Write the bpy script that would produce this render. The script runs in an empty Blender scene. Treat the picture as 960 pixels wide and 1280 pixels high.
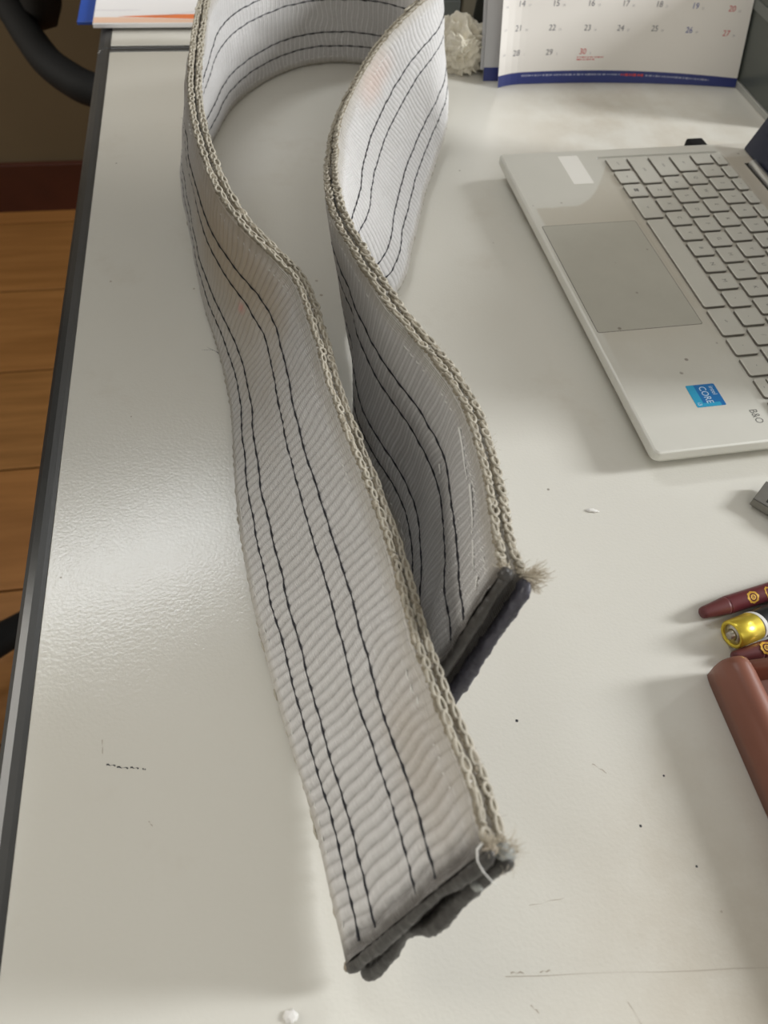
import bpy, bmesh, math, random
import numpy as np
from mathutils import Vector, Matrix, Euler, noise

# ------------------------------------------------------------------ camera, light, exposure
scene = bpy.context.scene
COL = scene.collection
DESK = 0.74                                   # height of the desk top above the floor (m)

def P(x, y, z=0.0):                           # millimetres over the desk -> scene metres
    return Vector((x * .001, y * .001, z * .001 + DESK))

R2 = Vector((0.99615407, 0.07001583, 0.05267679))
U2 = Vector((-0.08761884, 0.79602233, 0.5988918))
FW = Vector((0.0, 0.60120399, -0.79909559))
cam_data = bpy.data.cameras.new('camera')
cam = bpy.data.objects.new('camera', cam_data)
COL.objects.link(cam)
cm = Matrix((R2, U2, -FW)).transposed().to_4x4()
cm.translation = P(0, 0, 328.87)
cam.matrix_world = cm
cam_data.sensor_fit = 'VERTICAL'
cam_data.sensor_height = 24.0
cam_data.lens = 961.0 / 1280.0 * 24.0
cam_data.clip_start = 0.01
cam_data.clip_end = 50
cam_data.dof.use_dof = True
cam_data.dof.focus_distance = 0.40
cam_data.dof.aperture_fstop = 8.0
scene.camera = cam

world = bpy.data.worlds.new('world')
scene.world = world
world.use_nodes = True
wbg = world.node_tree.nodes['Background']
wbg.inputs['Color'].default_value = (1.0, 0.965, 0.86, 1)
wbg.inputs['Strength'].default_value = 0.49

def area_light(name, loc, target, sx, sy, watts, color):
    d = bpy.data.lights.new(name, 'AREA')
    d.shape = 'RECTANGLE'; d.size = sx; d.size_y = sy; d.energy = watts; d.color = color
    o = bpy.data.objects.new(name, d); COL.objects.link(o)
    o.location = loc
    o.rotation_euler = (target - loc).to_track_quat('-Z', 'Y').to_euler()
    return o

_az, _el, _d = math.radians(7.5), math.radians(24), 3.0
area_light('window_daylight', P(0, 300) + Vector((math.cos(_el) * math.cos(_az), math.cos(_el) * math.sin(_az), math.sin(_el))) * _d,
           P(0, 300), 0.36, 0.75, 76.0, (0.96, 0.98, 1.0))
_az2, _el2 = math.radians(37), math.radians(23)
area_light('far_right_window', P(0, 450) + Vector((math.cos(_el2) * math.cos(_az2), math.cos(_el2) * math.sin(_az2), math.sin(_el2))) * 3.0,
           P(0, 450), 0.7, 0.5, 42.0, (0.94, 0.97, 1.0))
area_light('ceiling_lamp', P(-121, 204) + Vector((-0.300, 0.502, 0.811)) * 2.2, P(-121, 204), 0.75, 0.26, 7.5, (0.93, 0.97, 1.0))

area_light('rear_fill', P(0, 450) + Vector((0.12, -0.62, 0.775)) * 2.6, P(0, 450), 1.5, 1.3, 11.0, (0.97, 0.99, 1.0))  # added soft fill from behind the camera, no source seen there
area_light('left_fill', P(-130, 560) + Vector((-0.92, 0.06, 0.38)) * 2.8, P(-130, 560), 1.7, 0.8, 44.0, (1.0, 0.96, 0.89))  # unseen low fill, added to brighten the strap's outer face

scene.view_settings.view_transform = 'Standard'
scene.view_settings.look = 'None'
scene.view_settings.exposure = 0.0
scene.view_settings.gamma = 1.0
scene.view_settings.use_curve_mapping = False

# ------------------------------------------------------------------ helpers
random.seed(7)
TH13 = math.radians(13)
C13, S13 = math.cos(TH13), math.sin(TH13)

def RM(a, b, z=0.0):                          # room frame (desk edges run along a and b), millimetres
    return P(a * C13 - b * S13, a * S13 + b * C13, z)

def link(o, parent=None):
    COL.objects.link(o)
    if parent is not None:
        o.parent = parent
    return o

def empty(name, loc=(0, 0, 0), rotz=0.0):
    o = bpy.data.objects.new(name, None)
    o.location = loc; o.rotation_euler = (0, 0, rotz)
    o.empty_display_size = 0.01
    return link(o)

def tag(o, label=None, cat=None, group=None, kind=None):
    if label: o['label'] = label
    if cat: o['category'] = cat
    if group: o['group'] = group
    if kind: o['kind'] = kind
    return o

def mesh_obj(name, verts, faces, mat, parent=None, smooth=True):
    me = bpy.data.meshes.new(name)
    me.from_pydata([tuple(v) for v in verts], [], faces)
    me.update()
    if smooth:
        me.polygons.foreach_set('use_smooth', [True] * len(me.polygons))
    me.materials.append(mat)
    return link(bpy.data.objects.new(name, me), parent)

def bm_obj(name, bm, mat, parent=None, smooth=False):
    me = bpy.data.meshes.new(name)
    bm.to_mesh(me); bm.free()
    if smooth:
        me.polygons.foreach_set('use_smooth', [True] * len(me.polygons))
    me.materials.append(mat)
    return link(bpy.data.objects.new(name, me), parent)

def bevel_box(x0, x1, y0, y1, z0, z1, r=0.0, seg=2, conv=None):
    """box in millimetres, conv maps (x,y,z) to scene metres (parents must sit at the origin or conv be local)"""
    bm = bmesh.new()
    bmesh.ops.create_cube(bm, size=1.0)
    for v in bm.verts:
        v.co = Vector((x0 + (v.co.x + .5) * (x1 - x0), y0 + (v.co.y + .5) * (y1 - y0), z0 + (v.co.z + .5) * (z1 - z0)))
    if r > 0:
        bmesh.ops.bevel(bm, geom=bm.edges[:], offset=r, segments=seg, profile=0.5, affect='EDGES')
    for v in bm.verts:
        v.co = conv(*v.co) if conv else v.co * .001
    return bm

def tube_arrays(path, radii, sides=8, flat=1.0, up=None, cap=True):
    """swept tube: path list of Vector, radii list"""
    n = len(path); verts = []; faces = []
    prev = None
    for i, p in enumerate(path):
        t = (path[min(i + 1, n - 1)] - path[max(i - 1, 0)]).normalized()
        if up is not None:
            a = up[i] if isinstance(up, list) else up
        else:
            a = prev if prev is not None else (Vector((0, 0, 1)) if abs(t.z) < .9 else Vector((1, 0, 0)))
        b = t.cross(a)
        if b.length < 1e-9: b = t.orthogonal()
        b.normalize(); a = b.cross(t).normalized(); prev = a
        r = radii[i] if hasattr(radii, '__len__') else radii
        for k in range(sides):
            w = 2 * math.pi * k / sides
            verts.append(p + a * (math.sin(w) * r * flat) + b * (math.cos(w) * r))
    for i in range(n - 1):
        for k in range(sides):
            k2 = (k + 1) % sides
            faces.append((i * sides + k, i * sides + k2, (i + 1) * sides + k2, (i + 1) * sides + k))
    if cap:
        faces.append(tuple(range(sides - 1, -1, -1)))
        faces.append(tuple((n - 1) * sides + k for k in range(sides)))
    return verts, faces

def join(parts):
    V = []; F = []
    for v, f in parts:
        o = len(V); V.extend(v); F.extend(tuple(i + o for i in q) for q in f)
    return V, F

def lathe(profile, origin, axis, sides=40):
    """profile list of (t along axis, radius); metres"""
    axis = axis.normalized(); a = axis.orthogonal().normalized(); b = axis.cross(a)
    V = []; F = []
    for t, r in profile:
        for k in range(sides):
            w = 2 * math.pi * k / sides
            V.append(origin + axis * t + a * (r * math.cos(w)) + b * (r * math.sin(w)))
    for i in range(len(profile) - 1):
        for k in range(sides):
            k2 = (k + 1) % sides
            F.append((i * sides + k, i * sides + k2, (i + 1) * sides + k2, (i + 1) * sides + k))
    F.append(tuple(range(sides - 1, -1, -1)))
    F.append(tuple((len(profile) - 1) * sides + k for k in range(sides)))
    return V, F

def round_rect(x0, x1, y0, y1, r, n=6):
    pts = []
    for cx, cy, a0 in ((x1 - r, y1 - r, 0), (x0 + r, y1 - r, 90), (x0 + r, y0 + r, 180), (x1 - r, y0 + r, 270)):
        for k in range(n + 1):
            w = math.radians(a0 + 90 * k / n)
            pts.append((cx + r * math.cos(w), cy + r * math.sin(w)))
    return pts

def loft(loops, cap0=True, cap1=True):
    """loops: list of equal length lists of points (closed rings)"""
    n = len(loops[0]); V = [v for L in loops for v in L]; F = []
    for i in range(len(loops) - 1):
        for k in range(n):
            k2 = (k + 1) % n
            F.append((i * n + k, i * n + k2, (i + 1) * n + k2, (i + 1) * n + k))
    if cap0: F.append(tuple(range(n - 1, -1, -1)))
    if cap1: F.append(tuple((len(loops) - 1) * n + k for k in range(n)))
    return V, F

def text_mesh(txt, size, mat_, name, parent, place, extrude=0.0, align='CENTER', shear=0.0):
    """lettering as a mesh; place maps local (x, y) metres of the lettering to a point"""
    cu = bpy.data.curves.new(name, 'FONT')
    cu.body = txt; cu.size = size; cu.align_x = align; cu.align_y = 'CENTER'; cu.resolution_u = 3; cu.shear = shear
    tmp = bpy.data.objects.new(name, cu)
    COL.objects.link(tmp)
    dg = bpy.context.evaluated_depsgraph_get()
    me = bpy.data.meshes.new_from_object(tmp.evaluated_get(dg))
    bpy.data.objects.remove(tmp); bpy.data.curves.remove(cu)
    me.name = name
    for v in me.vertices:
        v.co = place(v.co.x, v.co.y)
    me.materials.clear(); me.materials.append(mat_)
    return link(bpy.data.objects.new(name, me), parent)

# ------------------------------------------------------------------ materials
class NT:
    def __init__(self, name):
        self.m = bpy.data.materials.new(name); self.m.use_nodes = True
        self.t = self.m.node_tree; self.b = self.t.nodes['Principled BSDF']
    def n(self, typ, **kw):
        nd = self.t.nodes.new(typ)
        for k, v in kw.items():
            if k.startswith('i_'):
                nd.inputs[int(k[2:])].default_value = v
            else:
                setattr(nd, k, v)
        return nd
    def l(self, a, b): self.t.links.new(a, b)
    def math(self, op, a, b=0.0, c=None):
        nd = self.n('ShaderNodeMath', operation=op)
        for i, x in enumerate((a, b) if c is None else (a, b, c)):
            if isinstance(x, (int, float)): nd.inputs[i].default_value = x
            else: self.l(x, nd.inputs[i])
        return nd.outputs[0]
    def mix(self, fac, a, b, blend='MIX'):
        nd = self.n('ShaderNodeMix', data_type='RGBA', blend_type=blend)
        for i, x in ((0, fac), (6, a), (7, b)):
            if isinstance(x, (int, float)): nd.inputs[i].default_value = x
            elif isinstance(x, tuple): nd.inputs[i].default_value = (*x, 1)
            else: self.l(x, nd.inputs[i])
        return nd.outputs[2]
    def noise(self, scale, detail=3, rough=.55, vec=None):
        nd = self.n('ShaderNodeTexNoise')
        nd.inputs['Scale'].default_value = scale; nd.inputs['Detail'].default_value = detail
        nd.inputs['Roughness'].default_value = rough
        if vec is not None: self.l(vec, nd.inputs['Vector'])
        return nd.outputs['Fac']
    def ramp(self, fac, lo, hi):
        nd = self.n('ShaderNodeMapRange', interpolation_type='SMOOTHSTEP')
        self.l(fac, nd.inputs['Value'])
        nd.inputs['From Min'].default_value = lo; nd.inputs['From Max'].default_value = hi
        return nd.outputs[0]
    def bump(self, h, strength, dist=.001, normal=None):
        nd = self.n('ShaderNodeBump'); nd.inputs['Strength'].default_value = strength
        nd.inputs['Distance'].default_value = dist
        self.l(h, nd.inputs['Height'])
        if normal is not None: self.l(normal, nd.inputs['Normal'])
        return nd.outputs[0]
    def obj(self): return self.n('ShaderNodeTexCoord').outputs['Object']
    def pos(self): return self.n('ShaderNodeNewGeometry').outputs['Position']

def simple(name, col, rough=.5, metal=0.0, spec=.5, var=0.0, vscale=60, bump=0.0, bscale=400, bdist=.0005, speck=0.0):
    k = NT(name)
    k.b.inputs['Roughness'].default_value = rough
    k.b.inputs['Metallic'].default_value = metal
    k.b.inputs['Specular IOR Level'].default_value = spec
    if var > 0:
        f = k.noise(vscale, 4, .6, k.obj())
        cc = k.mix(f, tuple(c * (1 - var) for c in col), tuple(min(1, c * (1 + var)) for c in col))
        if speck > 0:
            o_ = k.obj()
            vo = k.n('ShaderNodeTexVoronoi'); vo.inputs['Scale'].default_value = speck; k.l(o_, vo.inputs['Vector'])
            sp_ = k.math('MULTIPLY', k.math('SUBTRACT', 1.0, k.ramp(vo.outputs['Distance'], .06, .12)), k.ramp(k.noise(37, 2, .5, o_), .47, .56))
            cc = k.mix(k.math('MULTIPLY', sp_, .75), cc, (.17, .14, .11))
        k.l(cc, k.b.inputs['Base Color'])
    else:
        k.b.inputs['Base Color'].default_value = (*col, 1)
    if bump > 0:
        k.l(k.bump(k.noise(bscale, 3, .6, k.obj()), bump, bdist), k.b.inputs['Normal'])
    return k.m

def sep(k, vec):
    s = k.n('ShaderNodeSeparateXYZ'); k.l(vec, s.inputs[0]); return s.outputs

def desk_material():
    k = NT('desk_laminate')
    o = k.pos()
    n1 = k.noise(5.0, 4, .6, o)
    col = k.mix(n1, (.70, .675, .60), (.745, .73, .67))
    # grimy worn patch in front of the brown tray (world position, metres)
    d = k.n('ShaderNodeVectorMath', operation='DISTANCE')
    k.l(o, d.inputs[0]); d.inputs[1].default_value = (.152, .050, DESK)
    f = k.math('SUBTRACT', 1.0, k.ramp(d.outputs['Value'], 0.0, .115))
    f = k.math('MULTIPLY', f, k.ramp(k.noise(38, 6, .7, o), -.25, .75))
    col = k.mix(k.math('MULTIPLY', f, .62), col, (.46, .395, .30))
    d2 = k.n('ShaderNodeVectorMath', operation='DISTANCE')
    k.l(o, d2.inputs[0]); d2.inputs[1].default_value = (.190, .690, DESK)
    f2 = k.math('SUBTRACT', 1.0, k.ramp(d2.outputs['Value'], .04, .17))
    f2 = k.math('MULTIPLY', f2, k.ramp(k.noise(17, 5, .65, o), .25, .65))
    col = k.mix(k.math('MULTIPLY', f2, .6), col, (.52, .455, .355))
    # faint smudges over the whole top and scattered specks
    sm = k.ramp(k.noise(14, 5, .7, o), .56, .80)
    col = k.mix(k.math('MULTIPLY', sm, .22), col, (.52, .45, .35))
    vor = k.n('ShaderNodeTexVoronoi'); vor.inputs['Scale'].default_value = 34; k.l(o, vor.inputs['Vector'])
    sp = k.math('SUBTRACT', 1.0, k.ramp(vor.outputs['Distance'], .018, .035))
    sp = k.math('MULTIPLY', sp, k.ramp(k.noise(21, 2, .5, o), .52, .60))
    col = k.mix(k.math('MULTIPLY', sp, .75), col, (.20, .17, .13))
    k.l(col, k.b.inputs['Base Color'])
    r = k.n('ShaderNodeMapRange'); k.l(n1, r.inputs['Value'])
    r.inputs['To Min'].default_value = .15; r.inputs['To Max'].default_value = .21
    k.l(r.outputs[0], k.b.inputs['Roughness'])
    k.b.inputs['Specular IOR Level'].default_value = .5
    k.l(k.bump(k.noise(620, 2, .5, o), .22, .0004), k.b.inputs['Normal'])
    return k.m

def webbing_material(L):
    """UV: x = millimetres across the band, y = millimetres along it"""
    k = NT('grey_polyester_webbing')
    uv = k.n('ShaderNodeUVMap', uv_map='UVMap').outputs[0]
    x, y, _ = sep(k, uv)
    n1 = k.noise(.05, 4, .6, uv)
    sc = k.n('ShaderNodeVectorMath', operation='MULTIPLY'); k.l(uv, sc.inputs[0]); sc.inputs[1].default_value = (1.6, .10, 1)
    nf = k.noise(1.0, 3, .6, sc.outputs[0])
    col = k.mix(n1, (.555, .535, .515), (.65, .635, .625))
    col = k.mix(k.ramp(nf, .3, .75), col, k.mix(.5, col, (.72, .71, .70)))
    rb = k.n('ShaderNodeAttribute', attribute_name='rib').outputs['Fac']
    col = k.mix(k.math('SUBTRACT', 1.0, k.ramp(rb, .05, .75)), col, k.mix(.5, col, (.20, .185, .165)))  # shade in the grooves between ribs, put into the colour
    cmb = k.math('MULTIPLY', k.ramp(k.math('SINE', k.math('MULTIPLY', x, 6.2832 / 1.15)), .1, .9), k.ramp(rb, .55, .95))
    cmb = k.math('MULTIPLY', cmb, k.ramp(nf, .35, .7))
    col = k.mix(k.math('MULTIPLY', cmb, .55), col, (.86, .85, .83))  # yarn glints on the rib crests, painted as lighter colour
    # grubby margins next to the woven edges
    mg = k.math('MAXIMUM', k.ramp(x, 80, 88), k.math('SUBTRACT', 1.0, k.ramp(x, 2, 7)))
    col = k.mix(k.math('MULTIPLY', mg, .55), col, (.37, .33, .26))
    # tan stain and pink marks
    for (cx, cy, rx, ry, c, a) in ((66, 350, 42, 105, (.40, .29, .16), .70), (40, 350, 60, 170, (.50, .42, .31), .50), (80, 1060, 14, 50, (.62, .42, .33), .5),
                                   (47, 322, 5, 7, (.70, .28, .24), .6), (30, 1260, 20, 30, (.56, .46, .36), .4), (74, 40, 22, 60, (.43, .36, .27), .45)):
        dx = k.math('DIVIDE', k.math('SUBTRACT', x, cx), rx); dy = k.math('DIVIDE', k.math('SUBTRACT', y, cy), ry)
        dd = k.math('SQRT', k.math('ADD', k.math('MULTIPLY', dx, dx), k.math('MULTIPLY', dy, dy)))
        ff = k.math('SUBTRACT', 1.0, k.ramp(k.math('ADD', dd, k.math('MULTIPLY', n1, .5)), .35, 1.25))
        col = k.mix(k.math('MULTIPLY', ff, a), col, c)
    # scorched, darkened cut ends
    de = k.math('MINIMUM', y, k.math('SUBTRACT', L, y))
    nn = k.noise(.11, 4, .7, uv)
    fe = k.math('SUBTRACT', 1.0, k.ramp(k.math('ADD', de, k.math('MULTIPLY', nn, -9.0)), -4.0, 7.0))
    col = k.mix(k.math('MULTIPLY', fe, .9), col, (.055, .045, .036))
    k.l(col, k.b.inputs['Base Color'])
    k.b.inputs['Roughness'].default_value = .36
    k.b.inputs['Specular IOR Level'].default_value = .5
    k.b.inputs['Sheen Weight'].default_value = .15
    # fine warp yarns running along the band
    st = k.math('SINE', k.math('MULTIPLY', k.math('ADD', x, k.math('MULTIPLY', nf, .8)), 6.2832 / 1.05))
    h = k.math('ADD', k.math('MULTIPLY', st, .5), k.math('MULTIPLY', nf, .8))
    k.l(k.bump(h, .8, .0004), k.b.inputs['Normal'])
    return k.m

def floor_material():
    k = NT('orange_wood_plank')
    o = k.n('ShaderNodeMapping', vector_type='POINT'); k.l(k.obj(), o.inputs[0]); o.inputs['Scale'].default_value = (2, 26, 8)
    oi = k.n('ShaderNodeObjectInfo').outputs['Random']
    n1 = k.noise(1.3, 6, .62, o.outputs[0])
    col = k.mix(k.ramp(n1, .3, .7), (.19, .085, .022), (.29, .138, .042))
    col = k.mix(k.math('MULTIPLY', oi, .45), col, (.25, .10, .025))
    k.l(col, k.b.inputs['Base Color'])
    k.b.inputs['Roughness'].default_value = .45
    k.b.inputs['Specular IOR Level'].default_value = .25
    return k.m

def laptop_material():
    k = NT('silver_painted_shell')
    o = k.obj()
    x, y, z = sep(k, o)
    n1 = k.noise(30, 5, .65, o)
    col = k.mix(n1, (.65, .64, .575), (.72, .705, .64))
    # greasy zone round the touch pad and left of the keys, the corner above it stayed clean
    c_ = k.n('ShaderNodeClamp'); k.l(k.math('DIVIDE', k.math('ADD', y, .046), .046), c_.inputs[0])
    bnd = k.math('SUBTRACT', .019, k.math('MULTIPLY', k.math('POWER', c_.outputs[0], 1.6), .056))
    bnd = k.math('ADD', bnd, k.math('MULTIPLY', n1, .006))
    f = k.math('MULTIPLY', k.ramp(k.math('SUBTRACT', x, bnd), .0, .0035), k.math('SUBTRACT', 1.0, k.ramp(k.math('ADD', x, k.math('MULTIPLY', n1, .06)), .165, .25)))
    f = k.math('MULTIPLY', f, k.ramp(y, -.078, -.075))
    f = k.math('MULTIPLY', f, k.ramp(n1, .0, .6))
    col = k.mix(k.math('MULTIPLY', f, .42), col, (.45, .385, .28))
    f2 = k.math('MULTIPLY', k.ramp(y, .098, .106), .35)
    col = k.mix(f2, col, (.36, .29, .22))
    vor = k.n('ShaderNodeTexVoronoi'); vor.inputs['Scale'].default_value = 62; k.l(o, vor.inputs['Vector'])
    sp = k.math('MULTIPLY', k.math('SUBTRACT', 1.0, k.ramp(vor.outputs['Distance'], .05, .10)), k.ramp(k.noise(45, 2, .5, o), .53, .60))
    col = k.mix(k.math('MULTIPLY', sp, .7), col, (.16, .13, .10))
    k.l(col, k.b.inputs['Base Color'])
    k.b.inputs['Metallic'].default_value = .10
    k.b.inputs['Roughness'].default_value = .42
    return k.m

M = {}
M['desk'] = desk_material()
M['band'] = simple('dark_grey_edge_band', (.062, .062, .060), .34, 0, .5, .15, 40, .15, 300)
M['floor'] = floor_material()
M['wall'] = simple('olive_wall_paint', (.135, .100, .055), .75, 0, .3, .10, 6, .1, 150)
M['base'] = simple('dark_red_wood', (.055, .012, .005), .45, 0, .5, .45, 9, 0)
M['ceil'] = simple('added_dim_ceiling', (.36, .35, .33), .8)
M['subfloor'] = simple('dark_joint', (.03, .018, .008), .8)
M['black'] = simple('black_plastic', (.008, .008, .008), .7, 0, .15, .2, 30, .2, 500)
M['blackfab'] = simple('black_fabric', (.014, .012, .010), .9, 0, .2, .3, 200, .5, 900)
M['thread'] = simple('navy_black_thread', (.012, .012, .018), .6, 0, .4)
M['chain'] = simple('off_white_selvage_yarn', (.40, .365, .295), .55, 0, .4, .5, 160, .4, 2500, .0003)
M['edge_yarn'] = simple('grubby_selvage_yarn', (.27, .235, .175), .7, 0, .3, .5, 220, .8, 1800, .0005)
M['pale_thread'] = simple('pale_nylon_thread', (.72, .71, .67), .35, 0, .5)
M['melted'] = simple('melted_polyester', (.050, .046, .042), .40, 0, .5, .55, 120, .6, 260, .0012)
M['melted_blue'] = simple('melted_polyester_bluish', (.060, .058, .075), .42, 0, .5, .5, 110, .6, 260, .0012)
M['bead'] = simple('brown_melted_bead', (.27, .225, .17), .55, 0, .5, .4, 200)
M['resin'] = simple('pale_grey_resin', (.36, .37, .35), .35, 0, .5, .4, 300, .6, 500, .0008)
M['fuzz'] = simple('frayed_fibre', (.56, .50, .40), .6, 0, .3)
M['shell'] = laptop_material()
M['key'] = simple('grey_key_cap', (.62, .605, .54), .5, .1, .4, .07, 25, 0)
M['key_shade_pad_gap'] = simple('key_shade_and_pad_gap', (.17, .158, .135), .7, 0, .3)  # painted shade for the key sides, also the touch pad gap
M['pad'] = simple('touch_pad_surface', (.50, .485, .42), .40, .05, .5, .10, 28, 0, speck=72)
M['legend'] = simple('key_legend_ink', (.17, .165, .15), .6)
M['legend_dark'] = simple('dark_print', (.07, .07, .07), .6)
M['white_sticker'] = simple('white_label', (.90, .88, .82), .5)
M['sticker_blue'] = simple('blue_sticker', (.012, .17, .46), .35, 0, .5)
M['sticker_light'] = simple('sky_blue_sticker_bar', (.03, .36, .60), .35, 0, .5)
M['sticker_ink'] = simple('pale_sticker_ink', (.62, .76, .88), .4)
M['navy_glass'] = simple('dark_navy_screen', (.010, .013, .028), .22, 0, .5)
M['silver'] = simple('silver_hinge', (.60, .60, .58), .3, .8, .5)
M['steel'] = simple('worn_steel', (.30, .29, .265), .36, .85, .5, .25, 90, 0)
M['navy_plastic'] = simple('dark_navy_plastic', (.018, .022, .045), .4)
M['hole'] = simple('dark_recess', (.018, .016, .010), .7)
M['maroon'] = simple('maroon_barrel', (.145, .030, .036), .30, 0, .5, .12, 60)
M['maroon_tip'] = simple('maroon_cap_end', (.135, .034, .034), .45, 0, .4)
M['gold'] = simple('gold_print', (.66, .38, .055), .35, .2, .5)
M['gold_metal'] = simple('gold_foil', (.82, .64, .08), .32, .75, .5)
M['nickel'] = simple('nickel_terminal', (.52, .48, .40), .35, .85, .5)
M['batt_black'] = simple('black_battery_sleeve', (.014, .015, .016), .3)
M['batt_white'] = simple('white_print', (.80, .79, .75), .4)
M['tray'] = simple('brown_plastic', (.235, .088, .056), .40, 0, .45, .10, 30, .08, 700)
M['tray_in'] = simple('brown_plastic_inside', (.19, .080, .056), .5, 0, .4, .08, 30)
M['paper'] = simple('calendar_paper', (.84, .80, .745), .6, 0, .3)
M['paper_shaded'] = simple('shaded_calendar_leaf', (.56, .555, .56), .6, 0, .3)  # same paper as the date page, greyed to carry its shade
M['cal_blue'] = simple('calendar_blue_band', (.030, .042, .190), .4, 0, .5)
M['ink'] = simple('grey_date_ink', (.17, .16, .18), .6)
M['ink_red'] = simple('red_date_ink', (.62, .07, .07), .6)
M['ink_blue'] = simple('blue_date_ink', (.07, .09, .32), .6)
M['ink_faint'] = simple('faint_grey_ink', (.42, .40, .40), .6)
M['ink_band'] = simple('pale_band_ink', (.36, .38, .50), .6)
M['booklet'] = simple('white_cover_paper', (.82, .80, .79), .5, 0, .4)
M['orange'] = simple('orange_print', (.80, .22, .07), .5)
M['peach'] = simple('peach_print', (.82, .55, .40), .5)
M['mauve'] = simple('mauve_print_line', (.55, .50, .54), .5)
M['folder'] = simple('blue_folder', (.022, .075, .36), .4)
M['strip'] = simple('dark_grey_strip', (.105, .112, .102), .3)
M['rag'] = simple('cream_cloth', (.74, .69, .57), .85, 0, .2, .15, 80, .5, 600)
M['casebox'] = simple('grey_green_panel', (.060, .066, .058), .22, 0, .5, .12, 12)
M['rail'] = simple('pale_grey_rail', (.36, .36, .33), .4, .3, .5)
M['olive_box'] = simple('olive_box_card', (.155, .135, .095), .7, 0, .3, .1, 20)
M['dark_box'] = simple('dark_grey_box_card', (.055, .058, .050), .6, 0, .3, .1, 20)
M['crumb'] = simple('white_crumb', (.82, .80, .76), .7)
M['pen_ink'] = simple('black_ink', (.03, .03, .035), .6)
M['scratch'] = simple('grey_scratch', (.42, .37, .30), .6)

def adopt(o, parent):
    """o keeps scene coordinates in its mesh although its thing's Empty stands elsewhere"""
    o.parent = parent
    o.matrix_parent_inverse = (Matrix.Translation(parent.location) @ parent.rotation_euler.to_matrix().to_4x4()).inverted()
    return o

# ------------------------------------------------------------------ room shell
fl = mesh_obj('floor', [RM(-3200, -1500, -752), RM(2600, -1500, -752), RM(2600, 1850, -752), RM(-3200, 1850, -752)], [(0, 1, 2, 3)], M['subfloor'], smooth=False)
tag(fl, kind='structure')
rows, PW = 14, 252.0
rnd = random.Random(3)
proto = {}
for r in range(rows):
    b1 = 1959 - r * PW; b0 = b1 - PW + 2.0
    if r == 0: b1 = 1757.0
    a = -3000 + (r * 437 % 900)
    while a < 700:
        ln = 1200.0
        key = 'p'
        cx, cy = a + ln / 2, (b0 + b1) / 2
        if key not in proto:
            bm = bevel_box(-ln / 2 + 1, ln / 2 - 1, -PW / 2 + 2, PW / 2 - 2, -12, 0, .3, 1)
            o = bm_obj('floor_plank', bm, M['floor'], fl); proto[key] = o
        else:
            o = proto[key].copy(); link(o, fl)
        o.scale = (1, (b1 - b0) / (PW - 2.0), 1)
        o.location = RM(cx, cy, -740 + .0)
        o.rotation_euler = (0, 0, TH13)
        a += ln
def room_box(name, a0, a1, b0, b1, z0, z1, mat, parent=None, r=0.0):
    return bm_obj(name, bevel_box(a0, a1, b0, b1, z0, z1, r, 2, RM), mat, parent)
w_ = room_box('wall_back', -3200, 2600, 1772, 1850, -740, 1900, M['wall']); tag(w_, kind='structure')
ce = room_box('added_ceiling', -3200, 2600, -1500, 1850, 1960, 2000, M['ceil']); tag(ce, kind='structure')  # unseen ceiling, added in a dark tone to cut light from above
bb = room_box('baseboard_back', -3200, 2600, 1757, 1772, -746, -627, M['base'], r=1.5); tag(bb, kind='structure')

# ------------------------------------------------------------------ desks
def band_profile(z1=0.0, t=14.0, h=25.0):
    # across the band: a from 0 (at the laminate) to -t (outside)
    return [(0, z1 - h), (0, z1 + .2), (-2.0, z1 + .6), (-5.5, z1 + .3), (-9.5, z1 - 1.5), (-12.3, z1 - 4.5), (-t, z1 - 9), (-t, z1 - h + 5), (-t + 3, z1 - h)]

def make_desk(name, label, b0, b1, a0=-115.0, a1=760.0):
    root = empty(name, RM((a0 + a1) / 2, (b0 + b1) / 2, -740), TH13)
    adopt(room_box('tabletop', a0, a1, b0 + 6, b1 - 6, -25, 0, M['desk'], r=.4), root)
    loops = []
    for bpos in (b0, b0 + 1, b1 - 1, b1):
        s_ = .93 if bpos in (b0, b1) else 1.0
        loops.append([RM(a0 + da * s_, bpos, -9 + (dz + 9) * s_) for da, dz in band_profile()])
    v, f = loft(loops)
    o = mesh_obj('edge_band', v, f, M['band'], smooth=False); adopt(o, root)
    for q0, q1 in ((b0, b0 + 6), (b1 - 6, b1)):
        adopt(room_box('edge_band', a0, a1, q0, q1, -25, .25, M['band'], r=.8), root)
    for la in (a0 + 90, a1 - 60):
        for lb in (b0 + 70, b1 - 70):
            adopt(room_box('leg', la - 20, la + 20, lb - 20, lb + 20, -740, -25, M['band'], r=3), root)
    for la in (a0 + 90, a1 - 60):
        adopt(room_box('side_rail', la - 12, la + 12, b0 + 92, b1 - 92, -85, -30, M['band'], r=3), root)
    tag(root, label, 'desk')
    return root

desk = make_desk('desk', 'near grey-white laminate desk with dark edge band, under the webbing strap', -420, 805.5)
desk2 = make_desk('desk', 'far grey-white desk butted behind the near one, blue folder on its corner', 806.5, 1745)

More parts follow.
